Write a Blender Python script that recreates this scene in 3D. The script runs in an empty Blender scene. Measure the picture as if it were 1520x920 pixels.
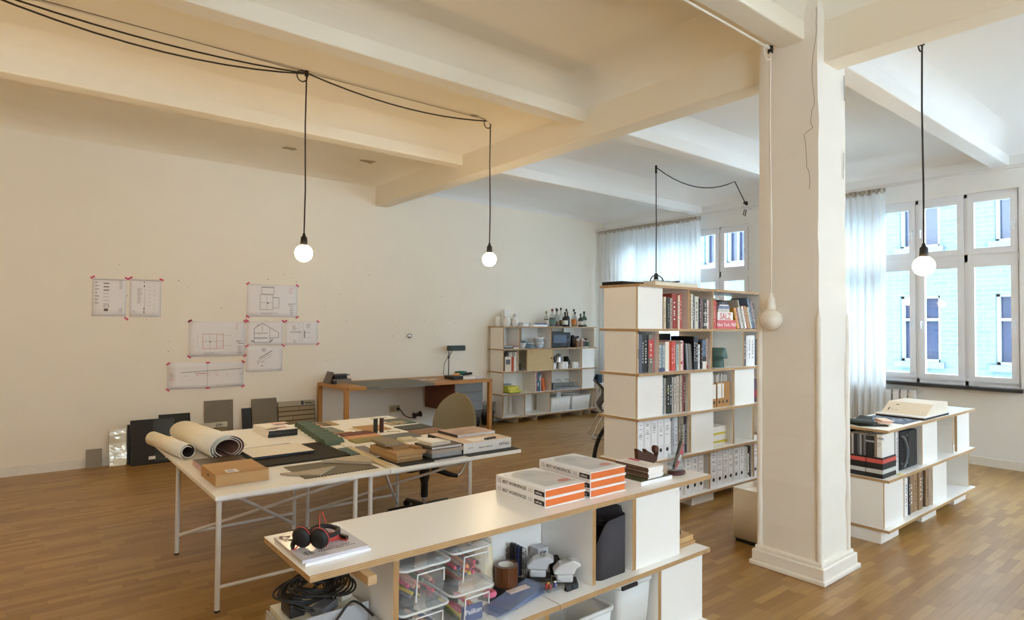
import bpy, math, random
from mathutils import Matrix, Vector
R_ = math.radians
U = 0.82                      # every length below is in drafting units of 0.82 m
scene = bpy.context.scene
col = scene.collection
random.seed(7)

# ---------------------------------------------------------------- camera
H = 1.8
yaw, pit, rol, fpx = .678248, .024358, .008017, 916.13
cyw, syw = math.cos(yaw), math.sin(yaw)
F0 = Vector((syw, cyw, 0)); R0 = Vector((cyw, -syw, 0)); U0 = Vector((0, 0, 1))
F1 = F0*math.cos(pit) + U0*math.sin(pit); U1 = U0*math.cos(pit) - F0*math.sin(pit)
R2 = R0*math.cos(rol) + U1*math.sin(rol); U2 = U1*math.cos(rol) - R0*math.sin(rol)
cam = bpy.data.cameras.new('camera'); camo = bpy.data.objects.new('camera', cam); col.objects.link(camo)
m4 = Matrix((R2, U2, -F1)).transposed().to_4x4(); m4.translation = Vector((0, 0, H*U)); camo.matrix_world = m4
cam.sensor_fit = 'HORIZONTAL'; cam.sensor_width = 36; cam.lens = 36*fpx/1520; cam.clip_start = .02; cam.clip_end = 200
scene.camera = camo

# ---------------------------------------------------------------- sky, daylight, exposure
world = bpy.data.worlds.new('sky'); scene.world = world; world.use_nodes = True
bg = world.node_tree.nodes['Background']
bg.inputs[0].default_value = (.73, .87, 1.0, 1); bg.inputs[1].default_value = 14.0
vs = scene.view_settings
vs.view_transform = 'Standard'; vs.look = 'None'; vs.exposure = 0.28; vs.gamma = 1.0; vs.use_curve_mapping = False
BULB = 86.0                   # radiance of the lit bulbs
scene.cycles.max_bounces = 10; scene.cycles.diffuse_bounces = 5; scene.cycles.glossy_bounces = 3
scene.cycles.transparent_max_bounces = 16; scene.cycles.caustics_reflective = False; scene.cycles.caustics_refractive = False

# ---------------------------------------------------------------- materials
def lin(c):
    out = []
    for v in c[:3]:
        v /= 255.0
        out.append(v/12.92 if v <= .04045 else ((v+.055)/1.055)**2.4)
    return out
MATS = {}
def M(rgb, rough=.55, metal=0.0, var=.06, scale=18, bump=0.0, bdist=.004, trans=0.0, alpha=1.0, emit=0.0, coat=0.0, key=None, stretch=None):
    k = key or (tuple(rgb), rough, metal, var, scale, bump, trans, alpha, emit, coat, stretch)
    if k in MATS: return MATS[k]
    m = bpy.data.materials.new('mat_%03d' % len(MATS)); m.use_nodes = True
    nt = m.node_tree; b = nt.nodes['Principled BSDF']; L = lin(rgb)
    b.inputs['Roughness'].default_value = rough; b.inputs['Metallic'].default_value = metal
    if trans: b.inputs['Transmission Weight'].default_value = trans
    if alpha < 1: b.inputs['Alpha'].default_value = alpha
    if coat: b.inputs['Coat Weight'].default_value = coat
    tc = nt.nodes.new('ShaderNodeTexCoord'); src = tc.outputs['Object']
    if stretch:
        mp = nt.nodes.new('ShaderNodeMapping'); mp.inputs['Scale'].default_value = stretch
        nt.links.new(src, mp.inputs[0]); src = mp.outputs[0]
    no = nt.nodes.new('ShaderNodeTexNoise'); no.inputs['Scale'].default_value = scale; no.inputs['Detail'].default_value = 3
    nt.links.new(src, no.inputs['Vector'])
    mx = nt.nodes.new('ShaderNodeMix'); mx.data_type = 'RGBA'
    mx.inputs[6].default_value = (*[min(1, v*(1-var)) for v in L], 1); mx.inputs[7].default_value = (*[min(1, v*(1+var)) for v in L], 1)
    nt.links.new(no.outputs[0], mx.inputs[0]); nt.links.new(mx.outputs[2], b.inputs['Base Color'])
    if emit:
        b.inputs['Emission Color'].default_value = (*L, 1); b.inputs['Emission Strength'].default_value = emit
    if bump:
        bp = nt.nodes.new('ShaderNodeBump'); bp.inputs['Strength'].default_value = bump; bp.inputs['Distance'].default_value = bdist
        nt.links.new(no.outputs[0], bp.inputs['Height']); nt.links.new(bp.outputs[0], b.inputs['Normal'])
    MATS[k] = m; return m

def mat_floor():
    m = bpy.data.materials.new('oak_parquet'); m.use_nodes = True; nt = m.node_tree; b = nt.nodes['Principled BSDF']
    tc = nt.nodes.new('ShaderNodeTexCoord')
    def mth(op, a, b=None):
        n = nt.nodes.new('ShaderNodeMath'); n.operation = op
        for i, v in enumerate((a, b)):
            if v is None: continue
            if isinstance(v, (int, float)): n.inputs[i].default_value = v
            else: nt.links.new(v, n.inputs[i])
        return n.outputs[0]
    sp = nt.nodes.new('ShaderNodeSeparateXYZ'); nt.links.new(tc.outputs['Object'], sp.inputs[0])
    rowf = mth('DIVIDE', sp.outputs[1], .05); rowi = mth('FLOOR', rowf)
    wn = nt.nodes.new('ShaderNodeTexWhiteNoise'); wn.noise_dimensions = '1D'; nt.links.new(rowi, wn.inputs['W'])
    colf = mth('ADD', mth('DIVIDE', sp.outputs[0], .34), mth('MULTIPLY', wn.outputs['Value'], 7.0)); coli = mth('FLOOR', colf)
    cb = nt.nodes.new('ShaderNodeCombineXYZ'); nt.links.new(rowi, cb.inputs[0]); nt.links.new(coli, cb.inputs[1])
    w2 = nt.nodes.new('ShaderNodeTexWhiteNoise'); w2.noise_dimensions = '2D'; nt.links.new(cb.outputs[0], w2.inputs['Vector'])
    strip = nt.nodes.new('ShaderNodeMix'); strip.data_type = 'RGBA'; nt.links.new(w2.outputs['Value'], strip.inputs[0])
    strip.inputs[6].default_value = (*lin((150, 110, 57)), 1); strip.inputs[7].default_value = (*lin((180, 142, 84)), 1)
    ey = mth('MULTIPLY', mth('ABSOLUTE', mth('SUBTRACT', mth('FRACT', rowf), .5)), 2.0); ex = mth('MULTIPLY', mth('ABSOLUTE', mth('SUBTRACT', mth('FRACT', colf), .5)), 2.0)
    seam = mth('MAXIMUM', mth('GREATER_THAN', ey, .955), mth('GREATER_THAN', ex, .992))
    br = nt.nodes.new('ShaderNodeMix'); br.data_type = 'RGBA'; nt.links.new(mth('MULTIPLY', seam, .55), br.inputs[0]); nt.links.new(strip.outputs[2], br.inputs[6]); br.inputs[7].default_value = (*lin((100, 70, 34)), 1)
    mp = nt.nodes.new('ShaderNodeMapping'); mp.inputs['Scale'].default_value = (2.5, 40, 1); nt.links.new(tc.outputs['Object'], mp.inputs[0])
    no = nt.nodes.new('ShaderNodeTexNoise'); no.inputs['Scale'].default_value = 2.0; no.inputs['Detail'].default_value = 5; nt.links.new(mp.outputs[0], no.inputs['Vector'])
    mx = nt.nodes.new('ShaderNodeMix'); mx.data_type = 'RGBA'; mx.blend_type = 'MULTIPLY'; mx.inputs[0].default_value = .55
    cr = nt.nodes.new('ShaderNodeValToRGB'); cr.color_ramp.elements[0].position = .3; cr.color_ramp.elements[0].color = (.62, .58, .52, 1); cr.color_ramp.elements[1].position = .75; cr.color_ramp.elements[1].color = (1, 1, 1, 1)
    nt.links.new(no.outputs[0], cr.inputs[0]); nt.links.new(br.outputs[2], mx.inputs[6]); nt.links.new(cr.outputs[0], mx.inputs[7])
    nt.links.new(mx.outputs[2], b.inputs['Base Color']); b.inputs['Roughness'].default_value = .34
    return m
FLOOR = mat_floor()
def mat_ply(axis=2):
    """plywood edge: thin dark and light veneers stacked along the board's thickness"""
    m = bpy.data.materials.new('plywood_edge'); m.use_nodes = True; nt = m.node_tree; b = nt.nodes['Principled BSDF']
    tc = nt.nodes.new('ShaderNodeTexCoord'); sp = nt.nodes.new('ShaderNodeSeparateXYZ'); nt.links.new(tc.outputs['Object'], sp.inputs[0])
    ml = nt.nodes.new('ShaderNodeMath'); ml.operation = 'MULTIPLY'; ml.inputs[1].default_value = 1150.0; nt.links.new(sp.outputs[axis], ml.inputs[0])
    sn = nt.nodes.new('ShaderNodeMath'); sn.operation = 'SINE'; nt.links.new(ml.outputs[0], sn.inputs[0])
    no = nt.nodes.new('ShaderNodeTexNoise'); no.inputs['Scale'].default_value = 30; nt.links.new(tc.outputs['Object'], no.inputs['Vector'])
    ad = nt.nodes.new('ShaderNodeMath'); ad.operation = 'ADD'; nt.links.new(sn.outputs[0], ad.inputs[0]); nt.links.new(no.outputs[0], ad.inputs[1])
    mr = nt.nodes.new('ShaderNodeMapRange'); mr.inputs[1].default_value = -.6; mr.inputs[2].default_value = 1.6; nt.links.new(ad.outputs[0], mr.inputs[0])
    mx = nt.nodes.new('ShaderNodeMix'); mx.data_type = 'RGBA'; nt.links.new(mr.outputs[0], mx.inputs[0])
    mx.inputs[6].default_value = (*lin((150, 112, 70)), 1); mx.inputs[7].default_value = (*lin((205, 172, 126)), 1)
    nt.links.new(mx.outputs[2], b.inputs['Base Color']); b.inputs['Roughness'].default_value = .6
    return m
PLY = mat_ply()
PLYV = M((172, 134, 88), .6, var=.18, scale=40, stretch=(8, 8, 1))
PAINT = M((240, 233, 219), .85, var=.025, scale=3, bump=.06)
CEIL_WARMLIT = M((240, 232, 214), .9, var=.02, scale=2.5, bump=.05)  # cream puts the lamps' warm light into the ceiling colour
CEIL_COOLLIT = M((238, 238, 236), .9, var=.02, scale=2.5, bump=.05)  # plain white puts the cooler window light into the same ceiling
LAM = M((244, 242, 238), .32, var=.015, scale=6)
WHITE = M((240, 240, 240), .45, var=.02)
WMETAL = M((222, 220, 216), .4, var=.03)
BLACK = M((13, 13, 14), .5, var=.1)
BLACKM = M((22, 22, 24), .8, var=.15)
CHROME = M((200, 200, 205), .15, 1.0, var=.05)
INK = M((40, 38, 40), .8, var=.1)
PAPER = M((236, 234, 236), .8, var=.02)
PINKTAPE = M((214, 92, 122), .7)
def mat_glass(tint=(1, 1, 1), refl=.06):
    m = bpy.data.materials.new('window_glass'); m.use_nodes = True; nt = m.node_tree
    for n in list(nt.nodes):
        if n.type != 'OUTPUT_MATERIAL': nt.nodes.remove(n)
    o = [n for n in nt.nodes if n.type == 'OUTPUT_MATERIAL'][0]
    t = nt.nodes.new('ShaderNodeBsdfTransparent'); t.inputs[0].default_value = (*tint, 1)
    g = nt.nodes.new('ShaderNodeBsdfGlossy'); g.inputs['Roughness'].default_value = .02
    x = nt.nodes.new('ShaderNodeMixShader'); x.inputs[0].default_value = refl
    nt.links.new(t.outputs[0], x.inputs[1]); nt.links.new(g.outputs[0], x.inputs[2]); nt.links.new(x.outputs[0], o.inputs[0])
    return m
GLASS = mat_glass((.96, .99, 1.0))
CLEAR = mat_glass((.93, .95, .96), .12)
def mat_frost(rgb, alpha):
    """milky translucent plastic"""
    m = bpy.data.materials.new('milky_plastic'); m.use_nodes = True; nt = m.node_tree
    b = nt.nodes['Principled BSDF']; b.inputs['Base Color'].default_value = (*lin(rgb), 1); b.inputs['Roughness'].default_value = .25
    o = [n for n in nt.nodes if n.type == 'OUTPUT_MATERIAL'][0]
    t = nt.nodes.new('ShaderNodeBsdfTransparent'); x = nt.nodes.new('ShaderNodeMixShader'); x.inputs[0].default_value = alpha
    nt.links.new(t.outputs[0], x.inputs[1]); nt.links.new(b.outputs[0], x.inputs[2]); nt.links.new(x.outputs[0], o.inputs[0])
    return m
FROST = mat_frost((196, 200, 202), .2)
FROSTD = mat_frost((235, 235, 232), .75)
def mat_sheer():
    m = bpy.data.materials.new('sheer_fabric'); m.use_nodes = True; nt = m.node_tree
    for n in list(nt.nodes):
        if n.type != 'OUTPUT_MATERIAL': nt.nodes.remove(n)
    o = [n for n in nt.nodes if n.type == 'OUTPUT_MATERIAL'][0]
    d = nt.nodes.new('ShaderNodeBsdfDiffuse'); d.inputs[0].default_value = (.93, .93, .92, 1)
    t = nt.nodes.new('ShaderNodeBsdfTranslucent'); t.inputs[0].default_value = (.93, .94, .95, 1)
    p = nt.nodes.new('ShaderNodeBsdfTransparent')
    x = nt.nodes.new('ShaderNodeMixShader'); x.inputs[0].default_value = .6; nt.links.new(d.outputs[0], x.inputs[1]); nt.links.new(t.outputs[0], x.inputs[2])
    y = nt.nodes.new('ShaderNodeMixShader'); y.inputs[0].default_value = .1; nt.links.new(x.outputs[0], y.inputs[1]); nt.links.new(p.outputs[0], y.inputs[2])
    nt.links.new(y.outputs[0], o.inputs[0]); return m
SHEER = mat_sheer()
def mat_brick(c1, c2, cm, w=.27, h=.085):
    m = bpy.data.materials.new('facade_brick'); m.use_nodes = True; nt = m.node_tree; b = nt.nodes['Principled BSDF']
    tc = nt.nodes.new('ShaderNodeTexCoord'); mp = nt.nodes.new('ShaderNodeMapping'); mp.inputs['Rotation'].default_value = (R_(90), 0, R_(90))
    sp = nt.nodes.new('ShaderNodeSeparateXYZ'); cb = nt.nodes.new('ShaderNodeCombineXYZ')
    nt.links.new(tc.outputs['Object'], sp.inputs[0]); nt.links.new(sp.outputs[1], cb.inputs[0]); nt.links.new(sp.outputs[2], cb.inputs[1])
    br = nt.nodes.new('ShaderNodeTexBrick'); nt.links.new(cb.outputs[0], br.inputs['Vector'])
    for k, v in (('Scale', 1.0), ('Mortar Size', .012), ('Brick Width', w), ('Row Height', h)): br.inputs[k].default_value = v
    br.inputs['Color1'].default_value = (*lin(c1), 1); br.inputs['Color2'].default_value = (*lin(c2), 1); br.inputs['Mortar'].default_value = (*lin(cm), 1)
    nt.links.new(br.outputs[0], b.inputs['Base Color']); b.inputs['Roughness'].default_value = .85; return m

# ---------------------------------------------------------------- mesh builder
class MB:
    def __init__(s): s.v = []; s.f = []; s.mi = []; s.sm = []
    def raw(s, vs, fs, m=0, smooth=False):
        o = len(s.v); s.v += [tuple(p) for p in vs]
        for f in fs: s.f.append(tuple(i+o for i in f)); s.mi.append(m); s.sm.append(smooth)
        return s
    def box(s, x0, x1, y0, y1, z0, z1, m=0):
        """m: one index, or six for -z,+z,-y,+y,-x,+x"""
        o = len(s.v)
        s.v += [(x0, y0, z0), (x1, y0, z0), (x1, y1, z0), (x0, y1, z0), (x0, y0, z1), (x1, y0, z1), (x1, y1, z1), (x0, y1, z1)]
        mm = m if isinstance(m, (tuple, list)) else (m,)*6
        for f, k in zip(((0, 3, 2, 1), (4, 5, 6, 7), (0, 1, 5, 4), (2, 3, 7, 6), (0, 4, 7, 3), (1, 2, 6, 5)), mm):
            s.f.append(tuple(i+o for i in f)); s.mi.append(k); s.sm.append(False)
        return s
    def rbox(s, cx, cy, w, d, z0, z1, ang=0, m=0):
        i = len(s.v); s.box(-w/2, w/2, -d/2, d/2, z0, z1, m); c, q = math.cos(ang), math.sin(ang)
        for k in range(i, len(s.v)):
            x, y, z = s.v[k]; s.v[k] = (cx+c*x-q*y, cy+q*x+c*y, z)
        return s
    def xf(s, mat, i=0):
        for k in range(i, len(s.v)): s.v[k] = tuple(mat @ Vector(s.v[k]))
        return s
    def tube(s, pts, r, n=8, m=0, cap=True, closed=False):
        P = [Vector(p) for p in pts]; N = len(P); rr = r if isinstance(r, (list, tuple)) else [r]*N
        vs = []; up = None
        for i in range(N):
            a = P[(i-1) % N] if closed or i > 0 else P[i]; b = P[(i+1) % N] if closed or i < N-1 else P[i]
            t = (b-a).normalized()
            if up is None:
                up = Vector((0, 0, 1)) if abs(t.z) < .9 else Vector((1, 0, 0))
            u = (up - t*up.dot(t))
            if u.length < 1e-5: u = t.orthogonal()
            u.normalize(); up = u; w = t.cross(u)
            for k in range(n):
                an = 2*math.pi*k/n; vs.append(P[i] + (u*math.cos(an)+w*math.sin(an))*rr[i])
        fs = []
        for i in range(N if closed else N-1):
            j = (i+1) % N
            for k in range(n): k2 = (k+1) % n; fs.append((i*n+k, i*n+k2, j*n+k2, j*n+k))
        s.raw(vs, fs, m, True)
        if cap and not closed:
            s.raw(vs[:n], [tuple(range(n))[::-1]], m); s.raw(vs[-n:], [tuple(range(n))], m)
        return s
    def lathe(s, cx, cy, prof, n=24, m=0, smooth=True, sx=1, sy=1):
        """prof: [(r,z)] from one end to the other; ends with r=0 close"""
        vs = []
        for r, z in prof:
            for k in range(n): a = 2*math.pi*k/n; vs.append((cx+r*sx*math.cos(a), cy+r*sy*math.sin(a), z))
        fs = [(i*n+k, i*n+(k+1) % n, (i+1)*n+(k+1) % n, (i+1)*n+k) for i in range(len(prof)-1) for k in range(n)]
        return s.raw(vs, fs, m, smooth)
    def cyl(s, cx, cy, r, z0, z1, n=20, m=0):
        s.lathe(cx, cy, [(r, z0), (r, z1)], n, m)
        for z, rev in ((z0, 1), (z1, 0)):
            c = [(cx+r*math.cos(2*math.pi*k/n), cy+r*math.sin(2*math.pi*k/n), z) for k in range(n)]
            s.raw(c, [tuple(range(n))[::-1] if rev else tuple(range(n))], m)
        return s
    def ball(s, c, r, n=24, rings=14, m=0, sz=1):
        return s.lathe(c[0], c[1], [(max(1e-4, r*math.sin(math.pi*i/rings)), c[2]-r*sz*math.cos(math.pi*i/rings)) for i in range(rings+1)], n, m)
    def prism(s, poly, a, b, fn, m=0):
        """poly 2-D points, extruded from a to b; fn(p,q,t) gives the 3-D point"""
        n = len(poly); vs = [fn(p, q, a) for p, q in poly] + [fn(p, q, b) for p, q in poly]
        fs = [tuple(range(n))[::-1], tuple(range(n, 2*n))] + [(i, (i+1) % n, n+(i+1) % n, n+i) for i in range(n)]
        return s.raw(vs, fs, m)
    def strip(s, pts, nrm, w, m=0):
        """flat line of width w along pts, facing nrm"""
        nrm = Vector(nrm)
        for a, b in zip(pts, pts[1:]):
            a = Vector(a); b = Vector(b); t = (b-a).normalized().cross(nrm)*w/2
            s.raw([a-t, b-t, b+t, a+t], [(0, 1, 2, 3)], m)
        return s
    def text(s, body, size, o, u, v, m=0, align='LEFT', bold=.012):
        cu = bpy.data.curves.new('t', 'FONT'); cu.body = body; cu.size = 1; cu.align_x = align; cu.resolution_u = 2; cu.offset = bold
        ob = bpy.data.objects.new('t', cu); col.objects.link(ob)
        me = bpy.data.meshes.new_from_object(ob.evaluated_get(bpy.context.evaluated_depsgraph_get()))
        o = Vector(o); u = Vector(u)*size; v = Vector(v)*size
        s.raw([o+u*p.co.x+v*p.co.y for p in me.vertices], [tuple(p.vertices) for p in me.polygons], m)
        bpy.data.objects.remove(ob); bpy.data.curves.remove(cu); bpy.data.meshes.remove(me)
        return s
    def build(s, name, mats, parent=None, bev=0, seg=2, origin=None, label=None, cat=None, group=None, kind=None, subd=0):
        mats = mats if isinstance(mats, (list, tuple)) else [mats]
        if parent is not None: o = PL[parent]
        elif origin is not None: o = origin
        else:
            xs, ys, zs = zip(*s.v); o = ((min(xs)+max(xs))/2, (min(ys)+max(ys))/2, min(zs))
        me = bpy.data.meshes.new(name)
        me.from_pydata([((x-o[0])*U, (y-o[1])*U, (z-o[2])*U) for x, y, z in s.v], [], s.f)
        for mt in mats: me.materials.append(mt)
        me.polygons.foreach_set('material_index', s.mi); me.polygons.foreach_set('use_smooth', s.sm); me.update()
        ob = bpy.data.objects.new(name, me); col.objects.link(ob); PL[ob] = o
        if parent is not None: ob.parent = parent
        else: ob.location = tuple(c*U for c in o)
        if bev:
            b = ob.modifiers.new('b', 'BEVEL'); b.width = bev*U; b.segments = seg; b.limit_method = 'ANGLE'; b.angle_limit = .6
        if subd:
            q = ob.modifiers.new('s', 'SUBSURF'); q.levels = q.render_levels = subd
        tag(ob, label, cat, group, kind); return ob
PL = {}
def smooth(pts, k=6):
    P = [Vector(p) for p in pts]; out = []
    for i in range(len(P)-1):
        a, b, c, d = P[max(0, i-1)], P[i], P[i+1], P[min(len(P)-1, i+2)]
        for j in range(k):
            t = j/k; out.append(.5*((2*b)+(c-a)*t+(2*a-5*b+4*c-d)*t*t+(3*b-a-3*c+d)*t**3))
    return out+[P[-1]]
def tag(o, label=None, cat=None, group=None, kind=None):
    for k, v in (('label', label), ('category', cat), ('group', group), ('kind', kind)):
        if v: o[k] = v
    return o
def thing(name, label, cat, loc, group=None, kind=None):
    o = bpy.data.objects.new(name, None); col.objects.link(o); o.location = tuple(c*U for c in loc); o.empty_display_size = .1; PL[o] = tuple(loc)
    return tag(o, label, cat, group, kind)
def B(*a, **k):
    return MB().box(*a, **k)

# ---------------------------------------------------------------- the room
XW, YW, ZC = 9.98, 9.25, 4.28
XL, YN = -4.6, -2.7
B(XL-.3, XW+.4, YN-.3, YW+.3, -.15, 0).build('floor', FLOOR, kind='structure', origin=(0, 0, 0), label='warm oak strip parquet floor with a soft satin sheen')
wb = B(XL-.3, XW+.4, YW, YW+.3, 0, ZC+.3).build('wall_back', PAINT, kind='structure', label='long white plaster wall with taped drawings, a desk and shelves along it')
B(XL-.3, XL, YN-.3, YW, 0, ZC+.3).build('wall_left', PAINT, kind='structure', label='white plaster end wall opposite the windows')
NWIN = [(-.3, 2.2), (3.9, 5.1), (7.1, 9.6)]  # unseen windows behind the camera, widths set to balance the daylight
w = MB(); xs_ = [XL] + [v for a in NWIN for v in a] + [XW]
for a, b in zip(xs_[0::2], xs_[1::2]): w.box(a, b, YN-.3, YN, 0, ZC+.3)
for a, b in NWIN: w.box(a, b, YN-.3, YN, 0, 1.04); w.box(a, b, YN-.3, YN, 3.62, ZC+.3)
w.build('wall_near', PAINT, kind='structure', label='white plaster outer wall with unseen windows, facing the drawings wall')
WIN = [(5.8, 8.7), (2.06, 4.96), (-1.68, 1.22)]
ZS, ZH = 1.04, 3.62
w = MB(); ys = [YN-.3] + [v for a in reversed(WIN) for v in a] + [YW]
for a, b in zip(ys[0::2], ys[1::2]): w.box(XW, XW+.4, a, b, 0, ZC+.3)
for a, b in WIN: w.box(XW, XW+.4, a, b, 0, ZS); w.box(XW, XW+.4, a, b, ZH, ZC+.3)
w.build('wall_window', CEIL_COOLLIT, kind='structure', label='white outer wall pierced by three tall casement windows')
# ceiling: bays with coved edges between the beams
GX0, GX1, GZ = 4.56, 4.79, 3.735
BY = [(-.15, .04), (2.15, 2.34), (4.46, 4.65), (6.73, 6.92)]; BZ = 3.905
c = MB(); yb = [YN] + [v for a in BY for v in a] + [YW]
for xa, xb in ((XL, GX0), (GX1, XW)):
    for ya, y2 in zip(yb[0::2], yb[1::2]):
        hl, hr = (.3 if xa == GX1 else .16), (.5 if xb == XW else .36); hb = .32 if y2 == YW else .14; hf = .14; V = .24; K = 8
        vs = []
        for i in range(K+1):
            t = math.pi/2*i/K; q = 1-math.cos(t); z = ZC-V+V*math.sin(t)
            vs += [(xa+hl*q, ya+hf*q, z), (xb-hr*q, ya+hf*q, z), (xb-hr*q, y2-hb*q, z), (xa+hl*q, y2-hb*q, z)]
        fs = [(i*4+k, i*4+(k+1) % 4, (i+1)*4+(k+1) % 4, (i+1)*4+k) for i in range(K) for k in range(4)]
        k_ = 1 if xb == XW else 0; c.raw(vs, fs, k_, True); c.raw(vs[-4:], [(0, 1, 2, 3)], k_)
ce = c.build('ceiling', [CEIL_WARMLIT, CEIL_COOLLIT], kind='structure', label='white coved plaster ceiling between the concrete beams')
B(XL, XW+.3, YN, YW, ZC+.25, ZC+.35).build('ceiling_slab', CEIL_WARMLIT, kind='structure', label='concrete slab above the coved plaster')
B(GX0, GX1, YN, YW, GZ, ZC+.2).build('ceiling_girder', CEIL_WARMLIT, kind='structure', bev=.012, label='deep white girder running over the column to the drawings wall')
for i, (a, b) in enumerate(BY):
    lb = ['', 'white ceiling beam running into the column', 'white ceiling beam halfway between the column and the drawings wall', 'white ceiling beam closest to the drawings wall'][i] or 'white ceiling beam in the camera end of the room'
    B(XL, GX0+.02, a, b, BZ, ZC+.2).build('ceiling_beam', CEIL_WARMLIT, kind='structure', bev=.012, label=lb+', lamp side of the girder')
    B(GX1-.02, XW, a, b, BZ, ZC+.2).build('ceiling_beam', CEIL_COOLLIT, kind='structure', bev=.012, label=lb+', window side of the girder')
# chipped patches on the ceiling and small marks
for (x, y), s in (((2.99, 8.76), .13), ((4.17, 8.69), .14), ((1.93, 5.35), .05), ((4.2, 5.95), .06)):
    mb = MB(); pts = []
    for k in range(11): a = 2*math.pi*k/11; r = s*random.uniform(.55, 1.1); pts.append((x+r*1.2*math.cos(a), y+r*.8*math.sin(a), ZC-.003))
    mb.raw(pts, [tuple(range(11))]); mb.build('plaster_chip', M((176, 160, 130), .9), parent=ce)
mb = MB()
for k in range(60):
    x = random.uniform(.9, 6.4); z = random.uniform(1.2, 2.6); s = random.uniform(.004, .012); dz = random.uniform(-.3, .3)
    mb.raw([(x-s, YW-.002, z), (x, YW-.002, z-s*.5), (x+s, YW-.002, z+s*dz), (x, YW-.002, z+s*.5)], [(0, 1, 2, 3)])
tag(mb.build('nail_marks', M((120, 112, 100), .9), parent=wb), kind='stuff')
B(XL, XW, YW-.018, YW, 0, .11).build('baseboard_back', M((232, 228, 220), .5), kind='structure', label='white skirting board along the drawings wall')
B(XW-.018, XW, YN, YW, 0, .11).build('baseboard_window', M((232, 228, 220), .5), kind='structure', label='white skirting board under the windows')
# column
co = thing('column', 'square white plaster column with a cracked corner and moulded base', 'column', (4.68, 2.275, 0), kind='structure')
sh = MB(); nz = 26; vs = []
for i in range(nz+1):
    z = ZC*i/nz+.005*0; j = lambda: random.uniform(-.006, .006)
    vs += [(4.46+j(), 2.05+j(), z), (4.90+j(), 2.05+j(), z), (4.90+j(), 2.5+j(), z), (4.46+j(), 2.5+j(), z)]
sh.raw(vs, [(i*4+k, i*4+(k+1) % 4, (i+1)*4+(k+1) % 4, (i+1)*4+k) for i in range(nz) for k in range(4)]); sh.build('shaft', M((238, 232, 222), .8, var=.035, scale=5, bump=.25), parent=co)
for (x, y) in ((4.46, 2.05), (4.90, 2.05), (4.46, 2.5)):
    MB().tube([(x, y, .1), (x, y, 1.86), (x, y, 1.92)], [.022, .022, .008], 10).build('corner_bead', M((240, 234, 224), .7), parent=co)
bm = MB()
for (g, z0, z1) in ((.06, 0, .035), (.045, .035, .115), (.028, .115, .145)): bm.box(4.46-g, 4.90+g*1.6, 2.05-g, 2.5+g, z0, z1)
bm.build('base_moulding', M((240, 235, 226), .45), parent=co, bev=.008)
ck = [(2.052, 4.107), (2.059, 3.943), (2.075, 3.776), (2.09, 3.633), (2.071, 3.431), (2.095, 3.33), (2.088, 3.24), (2.14, 3.203), (2.131, 3.003), (2.107, 2.891), (2.112, 2.75)]
kk = []
for (a, z1), (b, z2) in zip(ck, ck[1:]):
    for t in (0, .33, .66): kk.append((4.447, a+(b-a)*t+random.uniform(-.006, .006), z1+(z2-z1)*t))
MB().strip(kk, (-1, 0, 0), .0035).build('crack', M((126, 114, 98), .9), parent=co)
MB().strip([(4.86, 2.039, 3.71), (4.858, 2.039, 3.62), (4.863, 2.039, 3.52)], (0, -1, 0), .012).strip([(4.85, 2.039, 3.12), (4.845, 2.039, 3.02), (4.835, 2.039, 2.92)], (0, -1, 0), .008).build('crack', M((60, 52, 48), .9), parent=co)

# windows
FR = M((236, 238, 242), .35, var=.02)
for wi, (ya, y2) in enumerate(WIN):
    wo = thing('window_%d' % (wi+1), ['tall white casement window behind the sheer curtain, seen over the bookcase', 'tall white casement window above the ribbed radiator', 'tall white casement window on the camera side of the column'][wi], None, (XW+.08, (ya+y2)/2, ZS), kind='structure')
    x0, x1 = XW+.04, XW+.16; N = 5; cw = (y2-ya)/N
    f = MB(); f.box(x0, x1, ya, y2, ZS, ZS+.05); f.box(x0, x1, ya, y2, ZH-.05, ZH); f.box(x0, x1, ya, y2, 2.70, 2.80)
    for k in range(N+1): yy = ya+cw*k; f.box(x0, x1, max(ya, yy-.018), min(y2, yy+.018), ZS, ZH)
    f.build('frame', FR, parent=wo)
    for k in range(N):
        a = ya+cw*k+.02; b = a+cw-.04
        for z0, z1 in ((ZS+.05, 2.70), (2.80, ZH-.05)):
            s = MB(); t = .075; xs0, xs1 = XW+.02, XW+.09
            s.box(xs0, xs1, a, b, z0, z0+t); s.box(xs0, xs1, a, b, z1-t, z1); s.box(xs0, xs1, a, a+t, z0+t, z1-t); s.box(xs0, xs1, b-t, b, z0+t, z1-t)
            so = s.build('sash', FR, parent=wo)
            B(XW+.05, XW+.056, a+t, b-t, z0+t, z1-t).build('pane', GLASS, parent=so)
            hy = a+.035 if k % 2 == 0 else b-.035; hz = (z0+z1)/2
            MB().tube([(xs0, hy, hz), (xs0-.05, hy, hz), (xs0-.05, hy, hz-.1)], .011, 8).build('handle', M((225, 227, 230), .35), parent=so)
    B(XW-.16, XW+.03, ya-.05, y2+.05, ZS-.045, ZS).build('sill', M((52, 54, 58), .3), parent=wo)
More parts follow.
